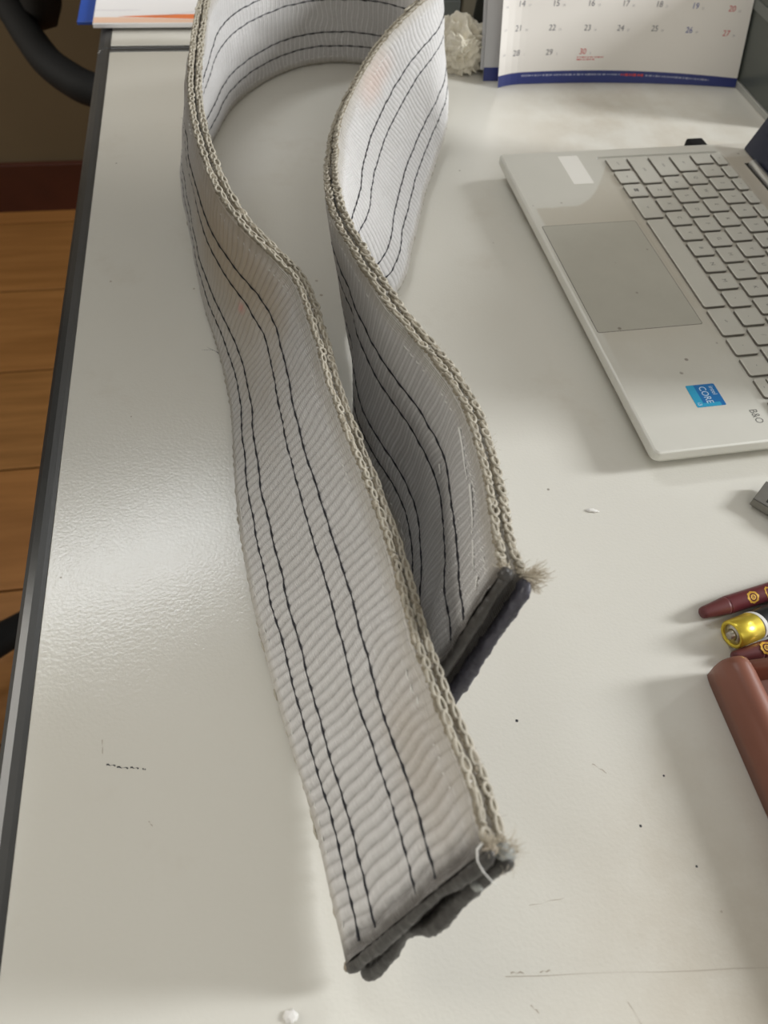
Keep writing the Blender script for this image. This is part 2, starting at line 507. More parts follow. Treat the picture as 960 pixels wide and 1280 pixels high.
# marks on the near desk top (ink strokes, scratches): flat prints
def flat_stroke(name, pts, w, mat):
    V = []; F = []
    for i, (x, y) in enumerate(pts):
        x0, y0 = pts[max(0, i - 1)]; x1, y1 = pts[min(len(pts) - 1, i + 1)]
        t = Vector((x1 - x0, y1 - y0)).normalized(); n = Vector((-t.y, t.x))
        ww = w * (.55 + .45 * math.sin(1.3 * i + 1))
        V += [P(x + n.x * ww / 2, y + n.y * ww / 2, .06), P(x - n.x * ww / 2, y - n.y * ww / 2, .06)]
    for i in range(len(pts) - 1):
        F.append((2 * i, 2 * i + 1, 2 * i + 3, 2 * i + 2))
    return adopt(mesh_obj(name, V, F, mat, smooth=False), desk)
for x0, x1, y in ((-107.2, -103.4, 101.8), (-102.6, -97.8, 101.2), (-97.0, -93.5, 101.5), (-91.8, -90.6, 101.3)):
    flat_stroke('ink_mark', [(x0 + (x1 - x0) * i / 5, y + .25 * math.sin(i * 2.1)) for i in range(6)], .75, M['pen_ink'])
for (x0, y0, x1, y1, w) in ((60, 37.5, 162, 48, .30), (70, 62, 84, 66, .28), (100, 120.5, 106, 117, .5), (62, 38.8, 67, 39.2, .6), (73, 40, 77, 40.6, .6), (69, 29, 72, 27, .45), (70, 12, 72, 20, .4), (105, 33, 112, 22, .35), (126, 9, 128, 15, .5), (-112, 112, -110, 106, .35), (-84, 81, -82, 79, .4)):
    flat_stroke('scratch', [(x0 + (x1 - x0) * i / 7, y0 + (y1 - y0) * i / 7 + .25 * math.sin(i * 1.7 + x0)) for i in range(8)], w, M['scratch'])
for (x, y, r, m_) in ((67.6, 137.1, .7, 'pen_ink'), (-155, 190, .5, 'scratch'), (118, 96, .6, 'pen_ink'), (131, 118, .5, 'pen_ink'), (139, 82, .5, 'pen_ink'), (146, 66, .5, 'scratch'), (-150, 300, .5, 'scratch'), (-140, 420, .8, 'scratch'), (-196, 420, .8, 'scratch'), (-60, 440, 1.0, 'scratch'), (-55, 425, 1.2, 'scratch')):
    adopt(mesh_obj('ink_speck', [P(x + r * (1 + .3 * math.sin(3 * k)) * math.cos(k * .785), y + r * math.sin(k * .785), .06) for k in range(8)], [tuple(range(8))], M[m_], smooth=False), desk)

# ------------------------------------------------------------------ webbing sling
"""STRAP nodes, every 24.4 mm along the band: bottom edge x,y,z and top edge x,y,z (mm over the desk)"""
STRAP = [ (4.4,36.3,8.5,42.2,59.4,89.1),
    (-4.6,59.3,7.4,35.8,81.8,86.3),
    (-13.1,82.5,5.5,27.0,103.9,83.2),
    (-23.1,105.1,3.7,18.9,126.3,80.1),
    (-33.5,127.8,2.6,12.5,149.3,77.0),
    (-43.3,150.9,2.2,6.1,172.2,74.4),
    (-52.8,174.2,1.7,-1.8,194.6,73.0),
    (-61.4,198.0,1.1,-10.5,216.6,73.1),
    (-69.0,222.1,0.4,-19.8,238.4,73.9),
    (-75.7,246.5,-0.0,-28.2,260.6,74.7),
    (-81.6,271.2,-0.2,-35.4,283.2,75.4),
    (-87.1,295.9,-0.2,-43.3,305.8,76.6),
    (-93.6,320.0,-0.2,-52.2,327.6,78.6),
    (-101.5,343.3,-0.3,-66.8,346.2,80.8),
    (-109.8,365.8,-0.3,-84.0,364.0,83.7),
    (-119.1,387.2,-0.1,-99.1,383.9,87.0),
    (-127.8,408.6,0.8,-111.1,406.0,89.6),
    (-135.4,430.8,1.9,-120.9,429.1,91.0),
    (-142.6,453.2,2.7,-129.7,452.5,91.8),
    (-150.3,475.8,3.2,-137.2,476.1,92.2),
    (-158.4,498.4,3.6,-143.6,499.9,92.3),
    (-166.1,521.3,3.9,-148.7,523.9,92.1),
    (-171.5,544.7,3.7,-153.2,547.9,91.8),
    (-172.5,568.7,2.6,-157.4,571.9,91.3),
    (-170.7,593.0,1.3,-161.2,595.9,90.9),
    (-168.6,617.4,0.5,-165.0,619.9,90.6),
    (-167.1,641.8,0.5,-167.5,644.0,90.5),
    (-163.8,665.8,0.4,-166.8,668.3,90.3),
    (-157.3,689.1,0.0,-162.0,692.2,89.9),
    (-148.0,711.6,-0.2,-153.1,715.0,89.7),
    (-136.1,732.7,-0.1,-140.2,735.9,89.7),
    (-120.8,751.3,0.0,-123.6,754.0,89.9),
    (-101.8,765.6,0.1,-103.6,768.1,89.9),
    (-79.4,773.8,-0.2,-80.9,776.9,89.7),
    (-55.5,775.2,-0.4,-56.9,779.0,89.8),
    (-32.1,769.7,0.3,-33.6,773.5,90.4),
    (-11.3,757.9,1.4,-13.8,760.4,91.4),
    (4.9,740.4,2.5,-0.6,740.9,92.6),
    (15.5,719.1,3.5,4.1,717.8,93.0),
    (20.4,695.5,3.9,0.1,694.2,91.8),
    (21.6,671.3,4.2,-9.5,671.6,89.0),
    (20.7,647.1,4.4,-21.2,650.0,84.6),
    (18.1,623.1,3.9,-31.8,628.2,79.3),
    (14.7,599.1,2.7,-40.0,605.5,74.1),
    (11.2,575.0,1.1,-46.0,582.1,70.0),
    (7.5,550.7,0.1,-50.5,558.2,67.6),
    (5.4,526.0,-0.2,-53.3,534.1,66.9),
    (3.3,501.1,-0.1,-54.5,510.2,67.9),
    (0.4,476.3,0.4,-54.0,486.5,70.7),
    (-1.3,451.7,0.4,-51.8,463.2,75.4),
    (-7.8,428.8,0.1,-49.9,440.0,81.3),
    (-20.2,408.7,1.2,-47.2,416.3,86.8),
    (-28.0,388.1,2.8,-42.8,391.9,90.7),
    (-24.6,365.7,3.7,-35.7,367.8,92.8),
    (-18.8,342.1,3.7,-25.9,344.6,93.6),
    (-16.6,317.4,2.9,-14.9,322.2,93.2),
    (-11.8,293.3,2.1,-2.5,300.6,92.0),
    (-1.2,271.1,2.0,11.6,280.0,90.6),
    (11.2,249.1,2.0,25.2,259.3,89.9),
    (19.7,225.4,2.3,35.0,237.2,89.7),
    (22.3,199.8,3.6,40.3,213.7,89.8),
    (21.5,173.2,6.6,43.8,190.2,91.4),
    (20.4,146.3,10.9,45.4,167.4,95.1),
    (22.7,119.6,15.8,48.0,146.1,101.9) ]
W_MM = 90.0
TH = 4.6                                       # half of the double ply
nodes = np.array(STRAP)
nB, nT = nodes[:, :3].copy(), nodes[:, 3:].copy()
nB[-1, 2] = 11.5; nB[-2, 2] = 9.0
for _i, _dx in zip(range(54, 64), (1, 2.5, 4, 5, 5.5, 5.5, 5.5, 5, 4.5, 4)):
    nB[_i, 0] -= _dx
_tan = np.gradient((nB + nT) / 2, axis=0); _n = np.cross(_tan, nT - nB); _n /= np.linalg.norm(_n, axis=1)[:, None]
lift = np.maximum(0.0, TH * np.abs(_n[:, 2]) - nB[:, 2]) + 1.3
lift = np.convolve(np.pad(lift, 2, mode='edge'), np.ones(5) / 5, mode='valid')
nB[:, 2] += lift; nT[:, 2] += lift

def spline(Q, k):
    """natural-ish Catmull-Rom resampling, k steps per span"""
    Qe = np.vstack([2 * Q[0] - Q[1], Q, 2 * Q[-1] - Q[-2]])
    t = np.linspace(0, 1, k, endpoint=False)[:, None]
    out = []
    for i in range(1, len(Qe) - 2):
        a, b, c, d = Qe[i - 1:i + 3]
        out.append(.5 * (2 * b + (c - a) * t + (2 * a - 5 * b + 4 * c - d) * t * t + (3 * b - a - 3 * c + d) * t ** 3))
    out.append(Q[-1][None])
    return np.vstack(out)
STEP = 46
fB, fT = spline(nB, STEP), spline(nT, STEP)
mid = (fB + fT) / 2
sl = np.r_[0, np.cumsum(np.linalg.norm(np.diff(mid, axis=0), axis=1))]
LEN = float(sl[-1])
tn = np.gradient(mid, axis=0); tn /= np.linalg.norm(tn, axis=1)[:, None]
fn = np.cross(tn, fT - fB); fn /= np.linalg.norm(fn, axis=1)[:, None]      # towards the inside of the loop
NS = len(sl)
splay = 1.6 * np.exp(-(LEN - sl) / 14.0) + .5 * np.exp(-sl / 14.0)        # the two plies part a little at the cut ends

def at_s(s):
    i = np.clip(np.interp(s, sl, np.arange(NS)), 0, NS - 1)
    i0 = np.minimum(np.floor(i).astype(int), NS - 2); w = (i - i0)[..., None]
    g = lambda A: A[i0] * (1 - w) + A[i0 + 1] * w
    n = g(fn); t = g(tn)
    return g(fB), g(fT), n / np.linalg.norm(n, axis=-1, keepdims=True), t, np.interp(s, sl, splay)

def surf(s, u, off, side):
    """points on the band: s mm along, u 0..1 across, off mm towards the inside; side -1 outer ply, +1 inner ply"""
    B, T, n, t, sp = at_s(np.asarray(s, float))
    return B + (T - B) * np.asarray(u)[..., None] + n * (np.asarray(off) + side * sp)[..., None]

LINES_U = (.71, .58, .29, .165)                # where the dark threads run
RIB = 5.0
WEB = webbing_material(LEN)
sling = empty('webbing_sling', P(-60, 430, 0))
tag(sling, 'long grey webbing strap with dark stitch lines, looped on edge across the desk', 'strap')
def to_scene(A): return np.asarray(A) * .001 + np.array([0, 0, DESK])

rng = np.random.default_rng(5)
def smooth_noise(n, k):
    a = rng.normal(size=n + 2 * k); ker = np.hanning(2 * k + 1); ker /= ker.sum()
    b = np.convolve(a, ker, mode='valid')[:n]; return b / (b.std() + 1e-9)

HF = {}
UF = np.linspace(.022, .978, 56)
def ply(name, side):
    nu = 56
    uf = np.linspace(.022, .978, nu)
    arc = np.linspace(0, math.pi, 6)[1:-1]
    half, c = 2.1, 2.5                          # ply half thickness and centre offset (mm)
    U, O, isface = [], [], []
    for u in uf: U.append(u); O.append(c + half); isface.append(1.0)
    for w in arc: U.append(.978 + half / W_MM * math.sin(w)); O.append(c + half * math.cos(w)); isface.append(0)
    for u in np.linspace(.978, .022, 5): U.append(u); O.append(c - half); isface.append(0)
    for w in arc: U.append(.022 - half / W_MM * math.sin(w)); O.append(c - half * math.cos(w)); isface.append(0)
    U = np.array(U); O = np.array(O); face = np.array(isface)
    m = len(U)
    S = sl[:, None]
    wob = np.cumsum(rng.normal(size=m) * .10); wob -= wob.mean()
    ph = S / RIB + .28 * np.sin(math.pi * U)[None, :] + wob[None, :] * .25 + smooth_noise(NS, 40)[:, None] * .06
    for q in range(14):
        ph = ph + .055 * np.sin(rng.uniform(.03, .16) * S + rng.uniform(2, 9) * math.pi * U[None, :] + rng.uniform(0, 6.28))
    rib = np.abs(np.cos(math.pi * ph)) ** .62
    if side > 0:                                 # the inner ply shows a finer rib
        rib = .55 * np.abs(np.cos(2 * math.pi * ph)) ** .8 + .30 * (.5 + .5 * np.cos(2 * math.pi * ph))
    amp = 1.15 * np.clip((U - .03) / .06, 0, 1) * np.clip((.955 - U) / .035, .12, 1)
    h = rib * amp[None, :]
    for lu in LINES_U:                          # pulled in along the stitching
        h = h * (1 - .55 * np.exp(-((U - lu) * W_MM / 1.4) ** 2)[None, :]) - .12 * np.exp(-((U - lu) * W_MM / 1.5) ** 2)[None, :]
    # slow puckers
    pk = np.zeros((NS, m))
    for q in range(26):
        fs, fu, p0 = rng.uniform(.05, .22), rng.uniform(1.5, 7), rng.uniform(0, 6.28)
        pk += np.sin(fs * S + fu * U[None, :] * math.pi + p0) / 26 ** .5
    h = h + .32 * pk + .12 * smooth_noise(NS, 6)[:, None] * np.clip((U - .9) / .08, 0, 1)[None, :]
    HF[side] = h[:, :nu].copy()
    off = side * (O[None, :] + face[None, :] * h)
    pts = fB[:, None, :] + (fT - fB)[:, None, :] * U[None, :, None] + fn[:, None, :] * (off + side * splay[:, None])[..., None]
    V = to_scene(pts.reshape(-1, 3))
    i = np.arange(NS - 1)[:, None]; j = np.arange(m)[None, :]; j2 = (j + 1) % m
    q = np.stack([i * m + j, i * m + j2, (i + 1) * m + j2, (i + 1) * m + j], -1).reshape(-1, 4)
    if side > 0: q = q[:, ::-1]
    me = bpy.data.meshes.new(name)
    me.vertices.add(len(V)); me.vertices.foreach_set('co', V.ravel())
    nq = len(q)
    me.loops.add(nq * 4); me.loops.foreach_set('vertex_index', q.ravel())
    me.polygons.add(nq); me.polygons.foreach_set('loop_start', np.arange(nq) * 4)
    uv = me.uv_layers.new(name='UVMap')
    vi = q.ravel()
    U2_ = np.stack([U[vi % m] * W_MM, sl[vi // m]], -1)
    me.update(calc_edges=True); me.validate()
    me.uv_layers['UVMap'].data.foreach_set('uv', U2_.ravel())
    me.polygons.foreach_set('use_smooth', np.ones(nq, bool))
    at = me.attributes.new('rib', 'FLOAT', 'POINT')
    at.data.foreach_set('value', np.clip(rib / rib.max() * (1.0 if side < 0 else .72), 0, 1).astype(np.float32).ravel())  # lower values on the inner ply paint its shaded face darker
    me.materials.append(WEB)
    return adopt(link(bpy.data.objects.new(name, me)), sling)
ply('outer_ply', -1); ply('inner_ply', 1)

def fast_mesh(name, V, Q, mat, parent_adopt=None, smooth=True):
    me = bpy.data.meshes.new(name)
    me.vertices.add(len(V)); me.vertices.foreach_set('co', np.asarray(V, float).ravel())
    n = len(Q); k = Q.shape[1]
    me.loops.add(n * k); me.loops.foreach_set('vertex_index', Q.ravel())
    me.polygons.add(n); me.polygons.foreach_set('loop_start', np.arange(n) * k)
    me.update(calc_edges=True); me.validate()
    me.polygons.foreach_set('use_smooth', np.full(n, smooth))
    me.materials.append(mat)
    o = link(bpy.data.objects.new(name, me))
    if parent_adopt is not None: adopt(o, parent_adopt)
    return o

def ring_tube(C, A, B2, ra, rb, sides=6, closed=False):
    """C (n,3) centres, A/B2 (n,3) axes, ra/rb radii"""
    n = len(C); w = np.arange(sides) * 2 * math.pi / sides
    V = C[:, None] + A[:, None] * (np.cos(w)[None, :, None] * np.reshape(ra, (-1, 1, 1))) + B2[:, None] * (np.sin(w)[None, :, None] * np.reshape(rb, (-1, 1, 1)))
    i = np.arange(n if closed else n - 1)[:, None]; j = np.arange(sides)[None, :]
    i2 = (i + 1) % n; j2 = (j + 1) % sides
    q = np.stack([i * sides + j, i * sides + j2, i2 * sides + j2, i2 * sides + j], -1).reshape(-1, 4)
    return V.reshape(-1, 3), q

# dark stitch lines, four on each face, one lens-shaped stitch every second rib
def stitch(side, u, off0):
    s = np.arange(3.0, LEN - 4.0, .85)
    B, T, n, t, sp = at_s(s)
    d = (T - B) / np.linalg.norm(T - B, axis=1)[:, None]
    ph = .5 + .5 * np.cos(2 * math.pi * (s / (2 * RIB) + off0))
    wid = .33 + .30 * ph ** 1.6
    wav = .35 * np.sin(s / 37.0 + off0 * 9) + .18 * smooth_noise(len(s), 8)
    hh = 4.6 + .62 + .14 * ph
    uu = u + wav / W_MM
    fi = np.interp(uu, UF, np.arange(56.0)); si = np.interp(s, sl, np.arange(float(NS)))
    hs = HF[side][np.round(si).astype(int), np.round(fi).astype(int)]
    hs = np.max(np.stack([np.roll(hs, k) for k in range(-3, 4)]), 0)
    hs = np.convolve(np.pad(hs, 3, mode='edge'), np.ones(7) / 7, mode='valid')
    hh = 4.6 + hs + .04 + .12 * ph
    C = B + (T - B) * (u + wav / W_MM)[:, None] + n * (side * (hh + sp))[:, None]
    V, q = ring_tube(C, d, n, wid, wid * .7, 6)
    fast_mesh('stitch_line', to_scene(V), q, M['thread'], sling)
for side in (-1, 1):
    for k, u in enumerate(LINES_U):
        stitch(side, u, .17 * k + (.3 if side > 0 else 0))

# chained selvage loops along both edges of each ply
def chain(name, u0, outward, pitch=5.6, ns=12, sides=5):
    Vs, Qs, base = [], [], 0
    for side in (-1, 1):
        for row, roff in ((0, 2.55),):
            sc = np.arange(5.0 + (side > 0) * 2.6, LEN - 6.0, pitch)
            a = np.linspace(0, 2 * math.pi, ns, endpoint=False)
            jit = rng.normal(size=(len(sc), 4)) * 1.5
            ss = sc[:, None] + (pitch * .46 + .35 * jit[:, :1]) * np.cos(a)[None, :]
            lat = (1.25 + .2 * jit[:, 1:2]) * np.sin(a)[None, :] * (1 - .15 * np.cos(a))[None, :] + .2 * jit[:, 3:4]
            hgt = .55 + .28 * np.cos(a)[None, :] + .25 * np.abs(np.sin(a))[None, :] + .18 * jit[:, 2:3]
            B, T, n, t, sp = at_s(np.clip(ss, 0, LEN))
            d = (T - B) / np.linalg.norm(T - B, axis=-1, keepdims=True)
            C = B + (T - B) * u0 + d * (outward * hgt)[..., None] + n * (side * (roff + sp) + lat)[..., None]
            for k in range(len(sc)):
                c = C[k]
                tt = np.roll(c, -1, 0) - np.roll(c, 1, 0); tt /= np.linalg.norm(tt, axis=1)[:, None]
                bb_ = np.cross(tt, d[k] * outward); bb_ /= np.linalg.norm(bb_, axis=1)[:, None] + 1e-9
                aa = np.cross(bb_, tt)
                V, q = ring_tube(c, aa, bb_, np.full(ns, .70) * (1 + .25 * np.cos(2 * a + jit[k, 0])), np.full(ns, .70), sides, True)
                Vs.append(V); Qs.append(q + base); base += len(V)
                if k + 1 < len(sc):                # the knot tying one loop to the next
                    kc = (C[k].mean(0) + C[k + 1].mean(0)) / 2 + d[k, 0] * outward * .25
                    th_ = np.linspace(-1, 1, 5)
                    ax_ = np.cross(d[k, 0], t[k, 0]); 
                    V, q = ring_tube(kc + ax_[None, :] * (th_ * 1.25)[:, None] + t[k, 0][None, :] * (jit[k, 1] * .3 + .5 * th_)[:, None], np.repeat(t[k, :1], 5, 0), np.repeat(d[k, :1], 5, 0), .75 * (1.05 - th_ ** 2) ** .5 + .05, .6 * (1.05 - th_ ** 2) ** .5 + .05, 5)
                    Vs.append(V); Qs.append(q + base); base += len(V)
    o = fast_mesh(name, to_scene(np.vstack(Vs)), np.vstack(Qs), M['chain'], sling)
    o['kind'] = 'stuff'
chain('selvage_chain', .995, 1.0)
chain('selvage_chain', .016, -1.0, 6.0, 8, 4)

# woven cord under the chain, closing the gap between its loops
for side in (-1, 1):
    s = np.arange(2.0, LEN - 2.0, .9)
    B, T, n, t, sp = at_s(s)
    d = (T - B) / np.linalg.norm(T - B, axis=1)[:, None]
    C = B + (T - B) * .994 + n * (side * (2.55 + sp) + .25 * smooth_noise(len(s), 3))[:, None] + d * (.12 * smooth_noise(len(s), 2))[:, None]
    rr_ = 1.35 + .22 * np.sin(2 * math.pi * s / 2.8) + .12 * smooth_noise(len(s), 2)
    V, q = ring_tube(C, n, d, 1.35 * rr_, .72 * rr_, 8)
    fast_mesh('selvage_cord', to_scene(V), q, M['edge_yarn'], sling)

# pale lock stitches just inside the edges of both faces
def edge_stitch(side, u, pitch, ln, r, sel=None):
    Vs, Qs, base = [], [], 0
    for k, s0 in enumerate(np.arange(9.0, LEN - 12.0, pitch)):
        if rng.random() < .12: continue
        l = ln * rng.uniform(.75, 1.2)
        s = np.linspace(s0, s0 + l, 5)
        B, T, n, t, sp = at_s(s)
        d = (T - B) / np.linalg.norm(T - B, axis=1)[:, None]
        arch = np.sin(np.linspace(0, math.pi, 5))
        C = B + (T - B) * (u + rng.normal() * .003) + n * (side * (4.62 + .42 * arch + sp))[:, None] + d * (np.linspace(-.4, .4, 5) * rng.uniform(.2, 1))[:, None]
        V, q = ring_tube(C, d, n, r * (.4 + .6 * arch), .8 * r * (.4 + .6 * arch), 5)
        Vs.append(V); Qs.append(q + base); base += len(V)
    o = fast_mesh('edge_stitching', to_scene(np.vstack(Vs)), np.vstack(Qs), M['pale_thread'], sling)
    o['kind'] = 'stuff'
for side in (-1, 1):
    edge_stitch(side, .915, 5.6, 4.4, .42)
    edge_stitch(side, .062, 6.3, 4.0, .34)

# scorched, melted cut ends: one lumpy lip per ply at each end
def lip(side, end, ext, half_t, half_l, mat, sag, seed, u0=-.012, u1=1.008):
    r_ = np.random.default_rng(seed)
    nu_ = 60
    u = np.linspace(u0, u1, nu_)
    s0 = 0.0 if end == 0 else LEN
    sgn = -1.0 if end == 0 else 1.0
    B, T, n, t, sp = at_s(np.full(nu_, s0))
    f1 = sum(np.sin(u * k * 6.28 + r_.uniform(0, 6.28)) / k for k in (1, 2, 3, 5, 8)) * .5
    f2 = sum(np.sin(u * k * 6.28 + r_.uniform(0, 6.28)) / k for k in (1.5, 2.5, 4, 7, 11)) * .5
    C = B + (T - B) * u[:, None] + t * (sgn * (ext + .9 * f1 + sag(u)))[:, None] + n * (side * (2.5 + sp) + .35 * f2)[:, None]
    taper = np.clip(np.minimum(u - u0, u1 - u) / .02, .35, 1)
    hl = (half_l + .8 * f2) * taper; ht = (half_t + .35 * f1) * taper
    sides = 12
    V, q = ring_tube(C, t, n, hl, ht, sides)
    # fine lumps
    cen = np.repeat(C, sides, 0); dv = V - cen
    k = 1 + .14 * np.sin(V[:, 0] * 1.9 + V[:, 1] * 1.3 + seed) * np.sin(V[:, 2] * 1.7 + seed) + .015 * r_.normal(size=len(V))
    V = cen + dv * k[:, None]
    V = np.vstack([V, C[:1], C[-1:]])
    i = np.arange(sides); i2 = (i + 1) % sides; nv = len(V)
    capq = [np.stack([i2, i, np.full(sides, nv - 2), np.full(sides, nv - 2)], -1)[:, :3], np.stack([(nu_ - 1) * sides + i, (nu_ - 1) * sides + i2, np.full(sides, nv - 1)], -1)]
    tri = np.vstack([q[:, [0, 1, 2]], q[:, [0, 2, 3]], *capq])
    return fast_mesh('melted_end', to_scene(V), tri, mat, sling)
zero = lambda u: 0 * u
lip(-1, 0, .6, 2.3, 2.6, M['melted'], zero, 11)
lip(1, 0, 2.2, 2.5, 3.3, M['melted'], lambda u: 3.0 * np.exp(-((u - .52) / .10) ** 2) - 2.0 * np.exp(-((u - .33) / .08) ** 2) + 1.2 * np.exp(-((u - .1) / .1) ** 2), 12)
lip(1, 1, .4, 2.3, 2.8, M['melted'], zero, 13)
lip(-1, 1, 1.8, 2.5, 4.2, M['melted_blue'], zero, 14)
# brown bead at the near bottom corner and pale resin at the upper corners
def blob(name, c, r, mat, seed, squash=(1, 1, 1)):
    bm = bmesh.new(); bmesh.ops.create_icosphere(bm, subdivisions=3, radius=1)
    for v in bm.verts:
        k = 1 + .28 * noise.noise(v.co * 2.1 + Vector((seed, 0, 0)))
        v.co = Vector(tuple(to_scene(np.array(c) + np.array([v.co.x * squash[0], v.co.y * squash[1], v.co.z * squash[2]]) * r * k)))
    return adopt(bm_obj(name, bm, mat, None, True), sling)
pB = surf([.0], [.0], [-2.4], -1)[0]; pT = surf([.0], [1.0], [-2.4], -1)[0]; pTi = surf([.0], [1.0], [2.6], 1)[0]
blob('melted_bead', pB + np.array([0, -.6, .4]), 2.0, M['bead'], 1)
blob('melted_bead', pT + np.array([-.2, .2, -.6]), 2.0, M['bead'], 5, (1.2, 1.0, .8))
blob('resin_lump', pTi + np.array([-.3, -1.2, -2.0]), 3.6, M['resin'], 3, (1, .8, 1.3))
blob('resin_lump', pTi + np.array([-6.5, -8.0, -13.0]), 2.2, M['resin'], 8, (1, .8, .8))
qT = surf([LEN], [1.0], [2.4], 1)[0]; qTo = surf([LEN], [1.0], [-2.6], -1)[0]
blob('melted_bead', qT + np.array([0, .4, .0]), 2.6, M['melted'], 9)

# frayed fibres
def fibres(name, items, mat):
    Vs, Qs, base = [], [], 0
    for pts, r in items:
        pts = np.asarray(pts, float); nn_ = len(pts)
        tt = np.gradient(pts, axis=0); tt /= np.linalg.norm(tt, axis=1)[:, None] + 1e-9
        ref = np.array([.3, .5, .81]); bb_ = np.cross(tt, ref); bb_ /= np.linalg.norm(bb_, axis=1)[:, None] + 1e-9
        aa = np.cross(bb_, tt); rr = r * np.linspace(1, .35, nn_)
        V, q = ring_tube(pts, aa, bb_, rr, rr, 4)
        Vs.append(V); Qs.append(q + base); base += len(V)
    o = fast_mesh(name, to_scene(np.vstack(Vs)), np.vstack(Qs), mat, sling); o['kind'] = 'stuff'
    return o
items = []
def tuft(c, d0, n_, ln, spread, r=.13):
    d0 = np.array(d0, float); d0 /= np.linalg.norm(d0)
    for _ in range(n_):
        d = d0 + rng.normal(size=3) * spread; d /= np.linalg.norm(d)
        p = np.array(c) + rng.normal(size=3) * np.array([1.1, 1.1, .8]); pts = [p]
        l = ln * rng.uniform(.4, 1.15)
        for k in range(5):
            d = d + rng.normal(size=3) * .22; d /= np.linalg.norm(d)
            p = p + d * l / 5; pts.append(p)
        items.append((pts, r))
tuft(qTo + np.array([0, 1.5, .8]), (.95, .15, .30), 90, 8.5, .22, .17)
tuft(qTo + np.array([1.0, .5, -2]), (.9, -.25, -.15), 50, 5.5, .3, .2)
tuft(surf([LEN - 5], [.99], [2.4], 1)[0], (.2, .3, .8), 40, 4.5, .6)
tuft(pT + np.array([0, 1.5, .6]), (.1, .1, .9), 60, 4.5, .7)
tuft(pTi + np.array([.5, 0, .2]), (.7, -.3, .4), 60, 5.0, .6)
tuft(pTi + np.array([.2, -3, -1.5]), (.7, -.5, .0), 40, 4.0, .6)
for s0 in np.arange(3, LEN, 1.5):                 # fuzz on the upper edge
    for side in (-1, 1):
        p = surf([s0 + rng.uniform(-1.5, 1.5)], [1.0], [side * 2.5 + rng.uniform(-1.7, 1.7)], side)[0]
        d = np.array([rng.normal() * .7, rng.normal() * .7, .8]); pts = [p]
        for k in range(3):
            d = d / np.linalg.norm(d) + rng.normal(size=3) * .45; p = p + d * rng.uniform(.5, 1.1); pts.append(p)
        items.append((pts, .085))
fibres('frayed_fibres', items, M['fuzz'])
# loose bright yarns: pulled threads on the shaded inner face, a looped strand at the near end, hairs at the far left
items = []
def yarn(side, pts_su, r, lift_=.9):
    r = r * 1.6
    s, u = np.array(pts_su, float).T
    s2 = np.interp(np.linspace(0, len(s) - 1, len(s) * 5), np.arange(len(s)), s); u2 = np.interp(np.linspace(0, len(s) - 1, len(s) * 5), np.arange(len(s)), u)
    items.append((surf(s2, u2, np.full(len(s2), side * (4.7 + lift_)), side), r))
yarn(1, [(LEN - 96, .925), (LEN - 84, .905), (LEN - 76, .89), (LEN - 68, .885)], .42)
yarn(1, [(LEN - 64, .90), (LEN - 54, .885), (LEN - 45, .875), (LEN - 38, .86)], .42)
yarn(1, [(LEN - 34, .865), (LEN - 26, .855), (LEN - 20, .84)], .36)
yarn(1, [(LEN - 14, .86), (LEN - 9, .83)], .32)
yarn(1, [(LEN - 98, .66), (LEN - 93, .645)], .34)
items.append(([pT + np.array(v) for v in ((-2.5, 1.5, .5), (-4.2, -.5, 1.0), (-4.0, -3.5, .5), (-2.2, -6.0, -.5), (.5, -8.2, -1.5), (2.0, -9, -2))], .42))
fibres('loose_yarn', items, M['pale_thread'])
items = []
b14 = surf([330.0], [.01], [-4.6], -1)[0]
items.append(([b14 + np.array([-k * 1.6, 1.2 * k - .12 * k * k, .3 + .5 * math.sin(k * .8)]) for k in range(8)], .11))
items.append(([b14 + np.array([-k * 1.3, .8 + .5 * k, .2 + .2 * k]) for k in range(7)], .10))
b20 = surf([560.0], [.35], [-4.6], -1)[0]
items.append(([b20 + np.array([-k * 1.5, .9 * k, .6 * math.sin(k)]) for k in range(6)], .12))
fibres('stray_hair', items, M['thread'])

# ------------------------------------------------------------------ laptop
LT = 0.25690037
laptop = empty('laptop', P(159.53, 567.38, 0), LT - math.pi / 2)
tag(laptop, 'open silver laptop with grimy palm rest and grey keys, right of the strap', 'laptop')
mm = lambda x, y, z: Vector((x * .001, y * .001, z * .001))
X0, X1, Y0, Y1 = -53.5, 264.0, -82.7, 131.0
KX0, KX1, KY0, KY1 = -42.0, 252.5, -6.0, 102.0
def rr(x0, x1, y0, y1, r, z): return [mm(x, y, z) for x, y in round_rect(x0, x1, y0, y1, r, 6)]
loops = [rr(X0 + 7, X1 - 7, Y0 + 7, Y1 - 5, 6, 2.0), rr(X0 + 4, X1 - 4, Y0 + 4, Y1 - 3, 6, 4.5), rr(X0 + .6, X1 - .6, Y0 + .6, Y1 - .6, 3.4, 10.0),
         rr(X0, X1, Y0, Y1, 3.4, 11.2), rr(X0, X1, Y0, Y1, 3.4, 15.6), rr(X0 + .25, X1 - .25, Y0 + .25, Y1 - .25, 3.4, 16.4), rr(X0 + 1.3, X1 - 1.3, Y0 + 1.3, Y1 - 1.3, 2.4, 17.0),
         rr(KX0, KX1, KY0, KY1, 3, 17.0), rr(KX0 + .9, KX1 - .9, KY0 + .9, KY1 - .9, 2.5, 15.9)]
v, f = loft(loops, True, True)
base = mesh_obj('base', v, f, M['shell'], laptop, smooth=False)
def lbox(name, x0, x1, y0, y1, z0, z1, r, mat, parent=laptop, seg=2):
    return bm_obj(name, bevel_box(x0, x1, y0, y1, z0, z1, r, seg), mat, parent)
